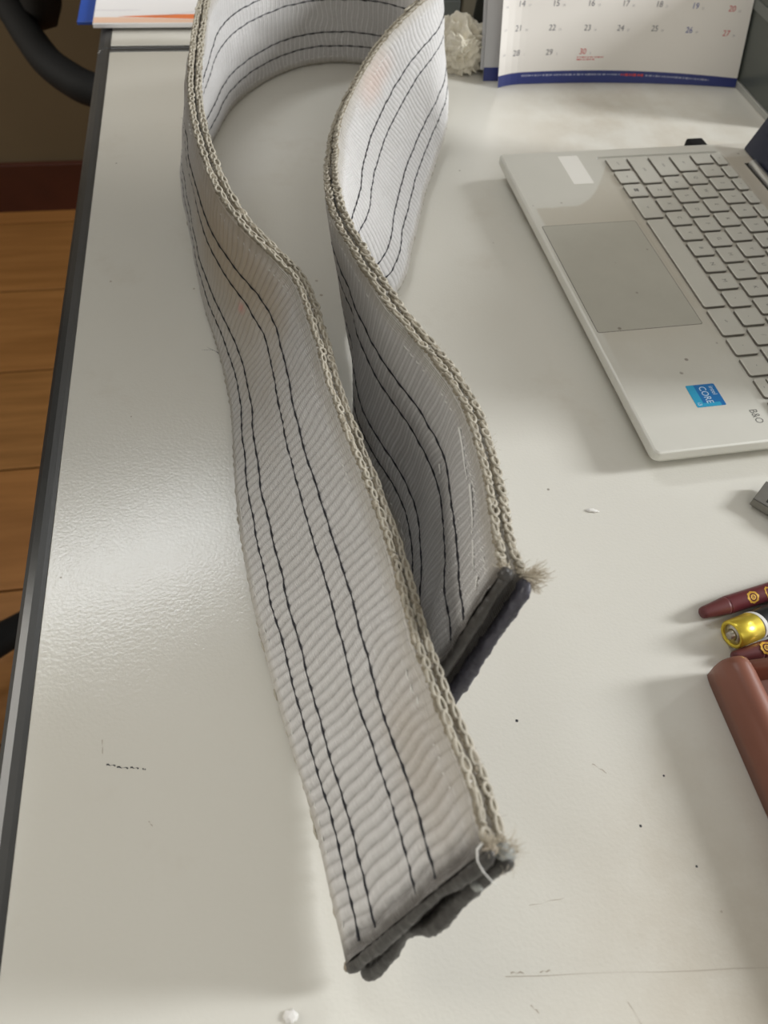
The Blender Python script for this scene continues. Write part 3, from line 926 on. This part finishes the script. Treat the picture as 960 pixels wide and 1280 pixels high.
for fx in (X0 + 40, X1 - 40):
    lbox('rubber_foot', fx - 20, fx + 20, Y0 + 14, Y0 + 20, 0, 2.6, .5, M['black'])
    lbox('rubber_foot', fx - 20, fx + 20, Y1 - 24, Y1 - 18, 0, 2.6, .5, M['black'])
# touch pad: a slightly sunken plate
v, f = loft([[mm(x, y, 16.95) for x, y in round_rect(47, 162.5, -79.0, -7.8, 1.2)], [mm(x, y, 17.12) for x, y in round_rect(47, 162.5, -79.0, -7.8, 1.2)], [mm(x, y, 17.12) for x, y in round_rect(47.5, 162.0, -78.5, -8.3, 1.0)]])
mesh_obj('touch_pad', v, f, M['pad'], laptop, smooth=False)
def rim(x0, x1, y0, y1, w, z, mat, name):
    v, f = loft([[mm(x, y, 16.98) for x, y in round_rect(x0 - w, x1 + w, y0 - w, y1 + w, 1.5)], [mm(x, y, z) for x, y in round_rect(x0 - w, x1 + w, y0 - w, y1 + w, 1.5)], [mm(x, y, z) for x, y in round_rect(x0, x1, y0, y1, 1.2)]], False, False)
    return mesh_obj(name, v, f, mat, laptop, smooth=False)
rim(47, 162.5, -79.0, -7.8, .45, 17.06, M['key_shade_pad_gap'], 'touch_pad_gap')
# key caps: their dark side walls are painted-in shade
PK, GAP = 18.7, 2.7
key_mesh = {}
def key(xr, w, y0, h, legend=None, lsize=4.4, dark=False):
    x0 = xr - w + GAP; kk = (round(w, 1), round(h, 1))
    if kk not in key_mesh:
        ww, hh = w - GAP, h
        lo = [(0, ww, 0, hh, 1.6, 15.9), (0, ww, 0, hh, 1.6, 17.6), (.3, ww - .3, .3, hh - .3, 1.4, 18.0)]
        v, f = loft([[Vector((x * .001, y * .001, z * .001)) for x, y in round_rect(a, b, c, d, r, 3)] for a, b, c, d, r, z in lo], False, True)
        # side walls get a dark colour that stands for the shadow round each key
        me = bpy.data.meshes.new('key'); me.from_pydata([tuple(q) for q in v], [], f); me.materials.append(M['key']); me.materials.append(M['key_shade_pad_gap']); me.update()
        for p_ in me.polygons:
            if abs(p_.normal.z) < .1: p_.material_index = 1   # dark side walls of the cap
        key_mesh[kk] = me
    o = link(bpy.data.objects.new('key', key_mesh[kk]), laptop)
    o.location = (x0 * .001, y0 * .001, 0)
    # the gap cut in the deck round the cap
    if legend:
        m_ = M['legend_dark'] if dark else M['legend']
        cx, cy = (w - GAP) / 2, h / 2
        text_mesh(legend, lsize * .001, m_, 'key_legend', o, lambda x, y: Vector((cx * .001 + x, cy * .001 + y, .01803)))
    return o
RP = 18.3; KH = 15.6
xl = -40.4
def row(y, ends, legends, h=KH):
    x = xl
    for e, lg in zip(ends, legends):
        key(e, e - x + (GAP if x == xl else 0) * 0, y, h, lg, 4.2 if len(lg or '') < 2 else 2.9)
        x = e
row(0.6, [-20.8, -1.6], ['ctrl', 'fn'])
k_ = key(17.1, 18.7, .6, KH)
for dx, dy in ((0, 0), (1.9, 0), (0, 1.9), (1.9, 1.9)):   # dark window mark on its key
    v = [Vector(((6.2 + dx + a) * .001, (6.0 + dy + b) * .001, .01803)) for a, b in ((0, 0), (1.6, 0), (1.6, 1.6), (0, 1.6))]
    mesh_obj('key_legend', v, [(0, 1, 2, 3)], M['legend_dark'], k_, smooth=False)
x = 17.1
for e, lg in ((45.4, 'alt'), (147.7, None), (176.0, 'alt'), (194.5, '\u2022'), (213.0, '<')):
    key(e, e - x, .6, KH, lg, 2.4, lg == '\u2022'); x = e
key(231.7, 18.7, .6, 7.2, '-'); key(231.7, 18.7, 8.9, 7.2, '+'); key(250.4, 18.7, .6, KH, '>')
x = xl
def letters(y, first, start, chars, last, lastlg):
    row(y, [first], [start]); e = first
    for c in chars:
        e += PK; key(e, PK, y, KH, c)
    key(250.4, 250.4 - e, y, KH, lastlg, 2.2)
letters(RP + .6, 0.0, 'shift', 'ZXCVBNM,./', 250.4, 'shift')
letters(2 * RP + .6, -9.35, 'caps', "ASDFGHJKL;'", 250.4, 'enter')
letters(3 * RP + .6, -14.0, 'tab', 'QWERTYUIOP[]', 250.4, '\\')
letters(4 * RP + .6, -23.4, '`', '1234567890-=', 250.4, '<')
x = xl
for q in range(15):
    e = -20.5 + 18.35 * q if q < 14 else 250.4
    key(e, e - x, 5 * RP + .4, 8.4, 'esc' if q == 0 else ('f%d' % q if q < 13 else None), 1.9); x = e
# stickers and print on the palm rest
def sticker(name, x0, x1, y0, y1, mat, z=17.12, r=.8, parent=laptop):
    v, f = loft([[mm(x, y, 17.0) for x, y in round_rect(x0, x1, y0, y1, r, 3)], [mm(x, y, z) for x, y in round_rect(x0, x1, y0, y1, r, 3)]], False, True)
    return mesh_obj(name, v, f, mat, parent, smooth=False)
sticker('label_sticker', -45.2, -4.8, -36.6, -20.3, M['white_sticker'])['label'] = 'blank white sticker'
st = sticker('chip_sticker', 215.6, 233.6, -43.6, -25.2, M['sticker_blue']); st['label'] = 'square blue sticker with pale lettering'
sticker('sticker_bar', 215.6, 233.6, -43.6, -38.6, M['sticker_light'], 17.15, .6, st)
sticker('sticker_bar', 230.6, 233.6, -38.6, -28.0, M['sticker_light'], 17.15, .4, st)
text_mesh('intel', .0042, M['sticker_ink'], 'sticker_lettering', st, lambda x, y: Vector((.2212 + x, -.0283 + y, .01719)))
text_mesh('CORE', .0062, M['sticker_ink'], 'sticker_lettering', st, lambda x, y: Vector((.2243 + x * .86, -.0343 + y, .01719)))
text_mesh('i3', .0036, M['sticker_ink'], 'sticker_lettering', st, lambda x, y: Vector((.2312 + x, -.0412 + y, .01719)))
text_mesh('B&O', .0070, M['legend'], 'speaker_mark', laptop, lambda x, y: Vector((.2448 + x * .8, -.0118 + y, .01708)))
# hinge and screen lid, tilted back
hv, hf = tube_arrays([mm(x_, 119.5, 18.4) for x_ in (-19, -18.4, 40, 41)], [.0026, .0031, .0031, .0026], 14)
mesh_obj('hinge', hv, hf, M['silver'], laptop)
hv, hf = tube_arrays([mm(x_, 119.5, 18.4) for x_ in (170, 171, 229, 230)], [.0026, .0031, .0031, .0026], 14)
mesh_obj('hinge', hv, hf, M['silver'], laptop)
lbox('hinge_recess', -21.5, 232.5, 114.6, 127.5, 16.9, 17.06, 0, M['hole'])
TILT = math.radians(20)
def lid_pt(x, y, z):                       # x along the hinge, y up the screen, z towards the user
    return mm(x, 124.2 + y * math.sin(TILT) - z * math.cos(TILT), 17.6 + y * math.cos(TILT) + z * math.sin(TILT))
def lid_plate(name, x0, x1, y0, y1, z0, z1, r, mat, parent):
    v, f = loft([[lid_pt(x, y, z0) for x, y in round_rect(x0, x1, y0, y1, r)], [lid_pt(x, y, z1 - .4) for x, y in round_rect(x0, x1, y0, y1, r)], [lid_pt(x, y, z1) for x, y in round_rect(x0 + .4, x1 - .4, y0 + .4, y1 - .4, r)]])
    return mesh_obj(name, v, f, mat, parent, smooth=False)
lid = lid_plate('screen_lid', -42, 252.5, 0, 196, -4.6, -.6, 1.6, M['navy_plastic'], laptop)
lid_plate('screen_bezel', -42, 252.5, 0, 196, -.6, .4, 1.6, M['navy_glass'], lid)
scr = lid_plate('screen_panel', -36, 246.5, 18, 189, .4, .55, 1, M['navy_glass'], lid)

# black receiver in the laptop's far side
dg = bm_obj('usb_receiver', bevel_box(-67.0, -53.4, 84.6, 99.6, 7.0, 15.6, 1.8, 3), M['black'], None, True)
dg.location = P(159.53, 567.38, 0); dg.rotation_euler = (0, 0, LT - math.pi / 2)
tag(dg, 'small black receiver plugged into the far side of the silver laptop', 'usb receiver')

# ------------------------------------------------------------------ steel plug with a navy body at the right frame edge
pl = empty('plug_stick', P(206, 280, 0), math.atan2(-10.9, 14.4))
tag(pl, 'metal plug with dark navy body lying right of the strap below the laptop', 'plug')
PZ = 3.0
lb = lambda n_, a, b, c, d, e, g, r, m_: bm_obj(n_, bevel_box(a, b, c, d, e, g, r, 2), m_, pl)
# hollow shell: four walls
sh = lb('metal_shell', 0, 15, -8.6, 8.6, PZ + 3.8, PZ + 4.5, .25, M['steel'])
for box in ((0, 15, -8.6, 8.6, PZ - .8, PZ - .1), (0, 15, -8.6, -7.9, PZ - .8, PZ + 4.5), (0, 15, 7.9, 8.6, PZ - .8, PZ + 4.5)):
    o = lb('metal_shell', *box, .25, M['steel'])
lb('contact_tongue', 1.0, 15, -7.4, 7.4, PZ + .1, PZ + 1.8, .2, M['white_sticker'])
for yy in (-4.2, 4.2):
    lb('shell_hole', 6.2, 9.6, yy - 1.7, yy + 1.7, PZ + 4.4, PZ + 4.56, 0, M['hole'])
lb('plug_body', 14.5, 58, -10.0, 10.0, 0, PZ + 6.2, 1.8, M['navy_plastic'])

# ------------------------------------------------------------------ maroon pens
def pen(name, label, tip, ang, ln, r, emb, eo=0.0):
    a = math.radians(ang); ax = Vector((math.cos(a), math.sin(a), 0)); lat = Vector((-math.sin(a), math.cos(a), 0)); up = Vector((0, 0, 1))
    root = empty(name, P(tip[0], tip[1], 0))
    o0 = P(tip[0], tip[1], r)
    k = .001 * r
    v, f = lathe([(0, k * .45), (.0006, k * .60), (.002, k * .66), (.006, k * .76), (.0135, k * .955), (.0145, k * .965)], o0, ax, 32)
    adopt(mesh_obj('cap_end', v, f, M['maroon_tip']), root)
    v, f = lathe([(.0145, k * .97), (.0152, k * 1.0), (ln * .001 - .003, k * 1.0), (ln * .001 - .0006, k * .9), (ln * .001, k * .7)], o0, ax, 40)
    adopt(mesh_obj('barrel', v, f, M['maroon']), root)
    def wrap(x, y, h=.00012):                  # (along, round) metres -> barrel skin, centred on angle emb
        w = emb + y / k
        return o0 + ax * x + (lat * math.cos(w) + up * math.sin(w)) * (k + h)
    def ring(cx, ro, ri, n=28, sq=1.0):
        V = []
        for q in range(n):
            w = 2 * math.pi * q / n; wob = 1 + .07 * math.cos(8 * w)
            V += [wrap(cx + ro * wob * math.cos(w) * sq, ro * wob * math.sin(w)), wrap(cx + ri * math.cos(w) * sq, ri * math.sin(w))]
        F = [(2 * q, 2 * q + 1, (2 * q + 3) % (2 * n), (2 * q + 2) % (2 * n)) for q in range(n)]
        return V, F
    rings = [ring(.0275 + eo, .0032, .0021), ring(.0275 + eo, .0014, .0008), ring(.0368 + eo, .0031, .0021, 28, .62)]
    V, F = join(rings)
    adopt(mesh_obj('printed_emblem', V, F, M['gold'], smooth=False), root)
    for cx, s_, ch in ((.0275 + eo, .0022, 'R'), (.0368 + eo, .0030, 'I')):
        t_ = text_mesh(ch, s_, M['gold'], 'printed_emblem', None, lambda x, y: wrap(cx + x, y, .00014)); adopt(t_, root)
    tag(root, label, 'pen')
    return root
pen('marker_pen', 'maroon pen with gold round emblem, above the battery', (160.0, 198.8), 23.5, 120, 4.7, 1.95)
pen('marker_pen', 'maroon pen squeezed between the battery and the brown tray', (171.2, 176.3), 19.0, 110, 4.3, 1.75, -.0115)

# ------------------------------------------------------------------ battery
ba = math.radians(27); bax = Vector((math.cos(ba), math.sin(ba), 0)); bl = Vector((-math.sin(ba), math.cos(ba), 0))
bo = P(171.2, 186.6, 7.2)
bat = empty('battery', P(171.2, 186.6, 0))
tag(bat, 'gold-ended cylinder battery with black sleeve, lying between the maroon pens', 'battery')
R_ = .0071
def bpart(name, prof, mat, sub=None):
    v, f = lathe(prof, bo, bax, 44); o = mesh_obj(name, v, f, mat); return adopt(o, bat)
bpart('gold_end', [(.0018, R_ * .70), (.0004, R_ * .74), (0, R_ * .80), (0, R_ * .93), (.0007, R_), (.0138, R_)], M['gold_metal'])
bpart('terminal_plate', [(.0008, R_ * .05), (.0008, R_ * .70), (.0016, R_ * .72)], M['nickel'])
bpart('terminal_nub', [(-.0016, R_ * .16), (-.0014, R_ * .26), (.0001, R_ * .30), (.0010, R_ * .46)], M['nickel'])
# slanted white stripe between the gold and the black part
V = []; F = []
nn = 44
def bskin(x, w, h): return bo + bax * x + (bl * math.cos(w) + Vector((0, 0, 1)) * math.sin(w)) * (R_ + h)
for k in range(nn + 1):
    w = 2 * math.pi * k / nn
    e = .0124 + .0022 * math.sin(w * 1.0 - .6)
    V += [bskin(e, w, .00006), bskin(e + .0017, w, .00006)]
for k in range(nn): F.append((2 * k, 2 * k + 1, 2 * k + 3, 2 * k + 2))
adopt(mesh_obj('white_stripe', V, F, M['batt_white']), bat)
V = []; F = []
for k in range(nn + 1):
    w = 2 * math.pi * k / nn
    e = .0140 + .0022 * math.sin(w * 1.0 - .6)
    V += [bskin(e, w, .00005), bskin(.0495, w, .00005), bskin(.0505, w, -.0012)]
for k in range(nn): F += [(3 * k, 3 * k + 1, 3 * k + 4, 3 * k + 3), (3 * k + 1, 3 * k + 2, 3 * k + 5, 3 * k + 4)]
adopt(mesh_obj('black_sleeve', V, F, M['batt_black']), bat)
bpart('cell_body', [(.012, R_ * .985), (.0500, R_ * .985), (.0503, R_ * .6)], M['nickel'])
V = [bskin(x, w, .00012) for x, w in ((.0195, 1.9), (.0205, 1.9), (.0222, 1.45), (.0212, 1.45))]
adopt(mesh_obj('white_print', V, [(0, 1, 2, 3)], M['batt_white'], smooth=False), bat)

# ------------------------------------------------------------------ brown tray, only its far left corner is in the picture
tray = empty('pen_tray', RM(250, 60, 0), TH13)
tag(tray, 'brown plastic tray with thick rounded wall, cut by right frame edge below the battery', 'tray')
TA, TB, TZ = 191.8, 128.3, 22.0                # outer left face, outer far face, height
def wall_loop(pos, wid, h, rad, n=7):
    # cross section of a wall: from the outside foot over a rounded top to the inside foot
    pts = [(0, .3), (-.6, h * .45), (0, h - rad)]
    for k in range(1, n + 1):
        w = math.pi - math.pi * k / n
        pts.append((wid / 2 + wid / 2 * math.cos(w), h - rad + rad * math.sin(w)))
    pts += [(wid, 2.5), (wid, .3)]
    return pts
prof = wall_loop(0, 14.0, TZ, 6.4)
loops = []
for b, s_ in ((-60, 1.0), (TB - 9, 1.0), (TB - 5, .985), (TB - 2.2, .94), (TB - .6, .86), (TB, .74)):
    loops.append([RM(TA + 7.0 + (a - 7.0) * (s_ ** .8), b, .3 + (z - .3) * s_) for a, z in prof])
v, f = loft(loops)
adopt(mesh_obj('side_wall', v, f, M['tray']), tray)
fp = wall_loop(0, 5.0, TZ - 3.0, 2.2)
v, f = loft([[RM(a, TB - 2.6 - q, z) for q, z in fp] for a in (TA + 11, TA + 150)])
adopt(mesh_obj('far_wall', v, f, M['tray']), tray)
adopt(room_box('tray_floor', TA + 9, TA + 150, -60, TB - 4, 1.0, 3.0, M['tray_in']), tray)
v, f = loft([[RM(TA + 150 - a, b, z) for a, z in prof] for b in (-60, TB - 4)])
adopt(mesh_obj('side_wall', v, f, M['tray']), tray)
v, f = loft([[RM(a, -64 + q, z) for q, z in fp] for a in (TA + 4, TA + 146)])
adopt(mesh_obj('near_wall', v, f, M['tray']), tray)

# ------------------------------------------------------------------ desk calendar
cal = empty('desk_calendar', P(185, 800, 0), TH13)
tag(cal, 'white desk calendar with dates and blue bottom band, standing behind the laptop', 'calendar')
LEAN = math.radians(20)
PV = Vector((-S13 * math.sin(LEAN), C13 * math.sin(LEAN), math.cos(LEAN)))
def page(x, b, off=0.0):
    """x: mm across (scene x), b: mm up the sheet; off: mm in front of it"""
    y = -0.00056004 * x * x + 0.3749445 * x + 730.62
    if x < 92: y -= ((92 - x) ** 2) * .012
    dy = -0.00112008 * x + .3749445
    nrm = Vector((1, dy, 0)).cross(PV); nrm.normalize()
    if nrm.y > 0: nrm = -nrm
    return P(x, y, .4) + (PV * b + nrm * off) * .001
def sheet(name, xs, b0, b1, off, mat, th=.25, pf=page):
    V = []; F = []
    for x in xs:
        V += [pf(x, b0, off), pf(x, b1, off), pf(x, b1, off - th), pf(x, b0, off - th)]
    for i in range(len(xs) - 1):
        for k in range(4):
            k2 = (k + 1) % 4
            F.append((4 * i + k, 4 * i + k2, 4 * i + 4 + k2, 4 * i + 4 + k))
    F += [(3, 2, 1, 0), tuple(4 * (len(xs) - 1) + k for k in range(4))]
    return adopt(mesh_obj(name, V, F, mat, smooth=False), cal)
xs = list(np.linspace(70.4, 300.6, 40))
top = sheet('date_page', xs, 0, 118, 0, M['paper'])
for p_ in top.data.polygons: p_.use_smooth = False
def cal_part(o): adopt(o, cal); return o
def sheet_under(x, b, off=0.0):
    y = 758.5 + (x - 56.5) * .205
    return P(x, y, .2) + (PV * b + Vector((S13, -C13, 0)) * off) * .001
sheet('under_page', [57.5, 120, 290], 0, 118, -2.0, M['paper_shaded'], .3, sheet_under)['label'] = 'shaded page under the curled one'
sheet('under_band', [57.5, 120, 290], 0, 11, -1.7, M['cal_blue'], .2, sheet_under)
sheet('under_page', [55.0, 120, 288], 8, 120, -5.0, M['paper_shaded'], .5, sheet_under)
# blue band along the foot of the page
V = []; F = []
for i, x in enumerate(xs):
    top_b = 9.3 + 1.6 * math.sin(math.pi * (x - 70) / 231) - (x - 70) / 231 * 1.6
    V += [page(x, 0, .12), page(x, top_b, .12)]
for i in range(len(xs) - 1): F.append((2 * i, 2 * i + 2, 2 * i + 3, 2 * i + 1))
cal_part(mesh_obj('blue_band', V, F, M['cal_blue'], smooth=False))
def on_page(txt, size, x, b, mat, name='printed_date', shear=.12):
    return cal_part(text_mesh(txt, size * .001, mat, name, None, lambda u, w: page(x + u * 1000, b + w * 1000, .16), shear=shear))
R1 = [(87.3, 62.8), (118.6, 62.7), (150.9, 62.7), (182.8, 62.8), (214.0, 62.9), (247.7, 62.7), (282.0, 62.2)]
R2_ = [(86.1, 44.3), (117.1, 44.2), (150.0, 43.9), (181.0, 43.9), (213.2, 44.2), (245.8, 44.0), (281.0, 43.0)]
R3 = [(85.7, 25.1), (116.4, 25.0), (148.1, 25.3)]
tiny = {14: '17', 15: '18', 16: '19', 17: '20', 18: '21', 19: '22', 20: '23', 21: '24', 22: '25', 23: '26', 24: '27', 25: '28', 26: '29', 27: '30', 28: '1', 29: '2', 30: '3'}
n0 = 14
for (x, b) in R1 + R2_ + R3:
    col = M['ink']
    if n0 in (20, 27, 30): col = M['ink_red']
    elif n0 in (19, 26): col = M['ink_blue']
    on_page(str(n0), 6.6, x, b, col)
    on_page(tiny[n0], 2.5, x + 7.4, b - 1.4, M['ink_faint'], 'printed_lunar_date')
    n0 += 1
for b, t_ in ((61.6, '16'), (44.1, '17'), (24.9, '18')):
    on_page(t_, 2.6, 74.2, b, M['ink_faint'], 'printed_week_number')
def dashes(x0, x1, b0, b1, h, mat, name, seed, pf=page):
    r_ = random.Random(seed); V = []; F = []; x = x0
    while x < x1:
        w = min(r_.uniform(.8, 3.2), x1 - x); fr = (x - x0) / (x1 - x0); b = b0 + (b1 - b0) * fr
        hh = h * r_.uniform(.55, 1.0)
        q = len(V)
        V += [pf(x, b - hh / 2, .17), pf(x + w, b - hh / 2, .17), pf(x + w, b + hh / 2, .17), pf(x, b + hh / 2, .17)]
        F.append((q, q + 1, q + 2, q + 3)); x += w + r_.uniform(.4, 1.3)
    return cal_part(mesh_obj(name, V, F, mat, smooth=False))
dashes(143.5, 168.5, 20.9, 21.0, .9, M['ink_red'], 'printed_small_text', 1)
dashes(143.5, 160, 19.0, 19.1, .9, M['ink_red'], 'printed_small_text', 2)
dashes(90, 186.5, 6.8, 6.9, 1.5, M['ink_band'], 'printed_small_text', 3)
dashes(187.5, 209.5, 6.8, 6.6, 2.3, M['ink_red'], 'printed_small_text', 4)
dashes(211.5, 274, 6.5, 4.8, 1.5, M['ink_band'], 'printed_small_text', 5)
# rear leaf of the tent stand
V = [sheet_under(60, 120, -5), sheet_under(292, 120, -5)]
def back_foot(x): return P(x - 20, 758.5 + (x - 56.5) * .205 + 88, .3)
V += [back_foot(288), back_foot(62)]
th_ = Vector((S13, -C13, 0)) * .0012
cal_part(mesh_obj('stand_leaf', V + [p + th_ for p in V], [(0, 1, 2, 3), (7, 6, 5, 4), (0, 4, 5, 1), (1, 5, 6, 2), (2, 6, 7, 3), (3, 7, 4, 0)], M['dark_box'], smooth=False))

# ------------------------------------------------------------------ blue folder and white booklet on the far desk
fo = bm_obj('folder', bevel_box(-148, 110, 858, 1150, .4, 3.4, .5, 2, RM), M['folder']);
tag(fo, 'blue folder poking out under the white booklet, over the desk edge', 'folder')
bk = empty('booklet', RM(0, 950, 3.4), TH13)
tag(bk, 'white booklet with orange printed wave, lying on the blue folder', 'booklet')
adopt(room_box('cover', -131.5, 90, 842.5, 1140, 3.5, 7.5, M['booklet'], r=.5), bk)
def bstroke(name, pts, mat, z=7.56):
    V = []; F = []
    for a, b0, b1 in pts: V += [RM(a, b0, z), RM(a, b1, z)]
    for i in range(len(pts) - 1): F.append((2 * i, 2 * i + 2, 2 * i + 3, 2 * i + 1))
    return adopt(mesh_obj(name, V, F, mat, smooth=False), bk)
bstroke('printed_wave', [(-108 + 9 * k, 858 - .8 * k, 858.4 + 1.0 * k - .05 * k * k) for k in range(13)], M['orange'])
bstroke('printed_wave', [(-131, 844, 857), (-118, 844, 857), (-108, 844, 856.5), (-90, 844, 855.0), (-60, 843.5, 852.5), (-20, 843.3, 849), (0, 843.2, 847)], M['peach'])
bstroke('printed_line', [(-131, 873.0, 874.0), (-110, 872.6, 873.6), (-88, 873.2, 873.6)], M['mauve'])
bstroke('printed_line', [(-80, 857.0, 857.6), (-60, 861.2, 861.9), (-36, 868.0, 868.9), (0, 879, 880)], M['mauve'])

# ------------------------------------------------------------------ crumpled rag, boxes and the low dark case at the back
bm = bmesh.new(); bmesh.ops.create_icosphere(bm, subdivisions=6, radius=1.0)
for v in bm.verts:
    d = v.co.copy(); p = d * 1.0
    w_ = Vector((noise.noise(p * 1.3), noise.noise(p * 1.3 + Vector((5, 2, 8))), noise.noise(p * 1.3 + Vector((2, 9, 4))))) * .9
    n1 = noise.noise(p * 1.2 + Vector((3, 1, 4)))
    n2 = 1 - abs(noise.noise(Vector((p.x * 2.2, p.y * 2.2, p.z * 3.6)) + w_ * 1.6 + Vector((1, 7, 2)))) * 2.2
    n3 = 1 - abs(noise.noise(Vector((p.x * 5.5, p.y * 4.0, p.z * 5.0)) + w_ * 2.5 + Vector((9, 2, 5)))) * 2.2
    n4 = noise.noise(p * 14)
    k = .88 + .28 * n1 + .20 * n2 + .12 * n3 + .03 * n4
    q = Vector((d.x * 23 * k, d.y * 19 * k, d.z * 25 * k))
    z = max(q.z + 19, .3 + .8 * abs(n4))
    if z < 10: q.x *= 1 + (10 - z) * .018; q.y *= 1 + (10 - z) * .018
    v.co = P(31 + q.x, 783 + q.y, z)
rag = bm_obj('cloth_rag', bm, M['rag'], None, True)
tag(rag, 'crumpled cream cloth heaped between the strap loop and the calendar', 'cloth')

bx = empty('box_file', RM(252, 900, 0), TH13)
adopt(room_box('box_body', 231.5, 275, 854, 945, 0, 210, M['olive_box'], r=2), bx)
adopt(room_box('box_lid', 230.5, 276, 852.5, 946.5, 150, 212, M['olive_box'], r=2), bx)
tag(bx, 'olive brown upright box standing behind the cream cloth', 'box')
bx2 = empty('box_file', RM(195, 900, 0), TH13)
adopt(room_box('box_body', 160, 229, 854, 945, 0, 190, M['dark_box'], r=2), bx2)
adopt(room_box('base_strip', 159, 229.8, 852.5, 946, 0, 22, M['strip'], r=1), bx2)
tag(bx2, 'dark grey box standing behind the strap loop, left of the olive box', 'box')

cs = empty('equipment_case', RM(540, 790, 0), TH13)
tag(cs, 'low dark grey-green case with pale bottom rail, behind the laptop screen', 'case')
adopt(room_box('case_body', 473.5, 640, 625, 905, 4, 106, M['casebox'], r=2), cs)
adopt(room_box('bottom_rail', 471.8, 642.5, 622.5, 907.5, 0, 5.5, M['rail'], r=.8), cs)
adopt(room_box('reflection_strip', 472.2, 473.8, 640, 900, 60, 68, M['strip'], r=.3), cs)  # lighter strip stands for reflected streaks on the case side

# small crumbs on the desk
def crumb(name, label, x, y, sx, sy, sz, seed):
    bm = bmesh.new(); bmesh.ops.create_icosphere(bm, subdivisions=3, radius=1)
    for v in bm.verts:
        k = 1 + .5 * noise.noise(v.co * 1.6 + Vector((seed, 0, 0)))
        v.co = P(x + v.co.x * sx * k, y + v.co.y * sy * k, max(.02, sz * .7 + v.co.z * sz * k))
    o = bm_obj(name, bm, M['crumb'], None, True); tag(o, label, 'crumb'); return o
crumb('paper_crumb', 'tiny white crumb on the desk just below the laptop front corner', 113.0, 260.4, 3.1, 1.2, .8, 2)
crumb('paper_crumb', 'tiny white scrap on the desk at the bottom frame edge', -17.5, 19.4, 2.6, 2.2, .8, 6)

# ------------------------------------------------------------------ chairs beside the desk
def chair(label, seat, seat_rot, seat_z, arms, base_rot, legr):
    """seat centre (scene mm); parts in scene coordinates"""
    cx, cy = seat
    root = empty('office_chair', P(cx, cy, -740))
    rot = lambda x, y, z: P(cx + x * math.cos(seat_rot) - y * math.sin(seat_rot), cy + x * math.sin(seat_rot) + y * math.cos(seat_rot), z)
    lp = []
    for dz, ins in ((-80, 30), (-70, 6), (-45, 0), (-18, 2), (-5, 14), (0, 40)):
        lp.append([rot(x, y, seat_z + dz) for x, y in round_rect(-100 + ins, 290 - ins, -225 + ins, 225 - ins, 90, 8)])
    v, f = loft(lp); adopt(mesh_obj('seat', v, f, M['blackfab']), root)
    lp = []
    for dx, ins in ((-26, 50), (-24, 14), (-10, 0), (10, 2), (22, 16), (25, 60)):
        lp.append([rot(-272 + dx - .12 * max(0, x), y, x) for x, y in round_rect(-122 + ins, 270 - ins, -178 + ins, 175 - ins, 105, 8)])
    v, f = loft(lp); adopt(mesh_obj('backrest', v, f, M['blackfab']), root)
    v, f = tube_arrays([P(cx, cy, -690), P(cx, cy, -500), P(cx, cy, -499), P(cx, cy, seat_z - 70)], [.032, .032, .018, .018], 16)
    adopt(mesh_obj('gas_column', v, f, M['black']), root)
    for k in range(5):
        w = base_rot + k * 2 * math.pi / 5
        dx, dy = math.cos(w), math.sin(w)
        v, f = tube_arrays([P(cx + dx * r_, cy + dy * r_, z) for r_, z in ((15, -662), (90, -664), (legr * .7, -678), (legr, -690), (legr + 12, -694))], [.027, .027, .024, .021, .012], 12)
        adopt(mesh_obj('leg', v, f, M['black']), root)
        v, f = lathe([(-.020, .012), (-.018, .023), (.018, .023), (.020, .012)], P(cx + dx * legr, cy + dy * legr, -716), Vector((-dy, dx, 0)), 20)
        adopt(mesh_obj('caster', v, f, M['black']), root)
    for pts, r in arms:
        v, f = tube_arrays(pts, r, 14); adopt(mesh_obj('armrest', v, f, M['black']), root)
    tag(root, label, 'chair')
    return root
def bz(pts, n=24):
    """smooth path through points"""
    a = spline(np.array(pts, float), n)
    return [P(*q) for q in a]
far_chair = chair('black office chair with curved armrest pushed to the far desk, top left', (-305, 1295), math.radians(30), -290,
      [(bz([(-640, 1305, -70), (-668, 1260, -95), (-598, 1162, -100), (-538, 1081, -100), (-488, 1006, -100), (-442, 942, -100), (-402, 904, -100), (-369, 884, -100), (-310, 872, -102), (-250, 905, -112), (-215, 980, -140), (-215, 1060, -200), (-235, 1120, -300), (-250, 1170, -340)], 6), .0185)], 1.0, 280)
near_chair = chair('black office chair left of the near desk, only one base leg in view', (-668, 308), math.radians(200), -290,
      [([P(-760, 90, -340), P(-770, 60, -200), P(-760, 60, -110), P(-600, 20, -100), P(-520, 10, -120)], .018)], math.radians(50), 270)
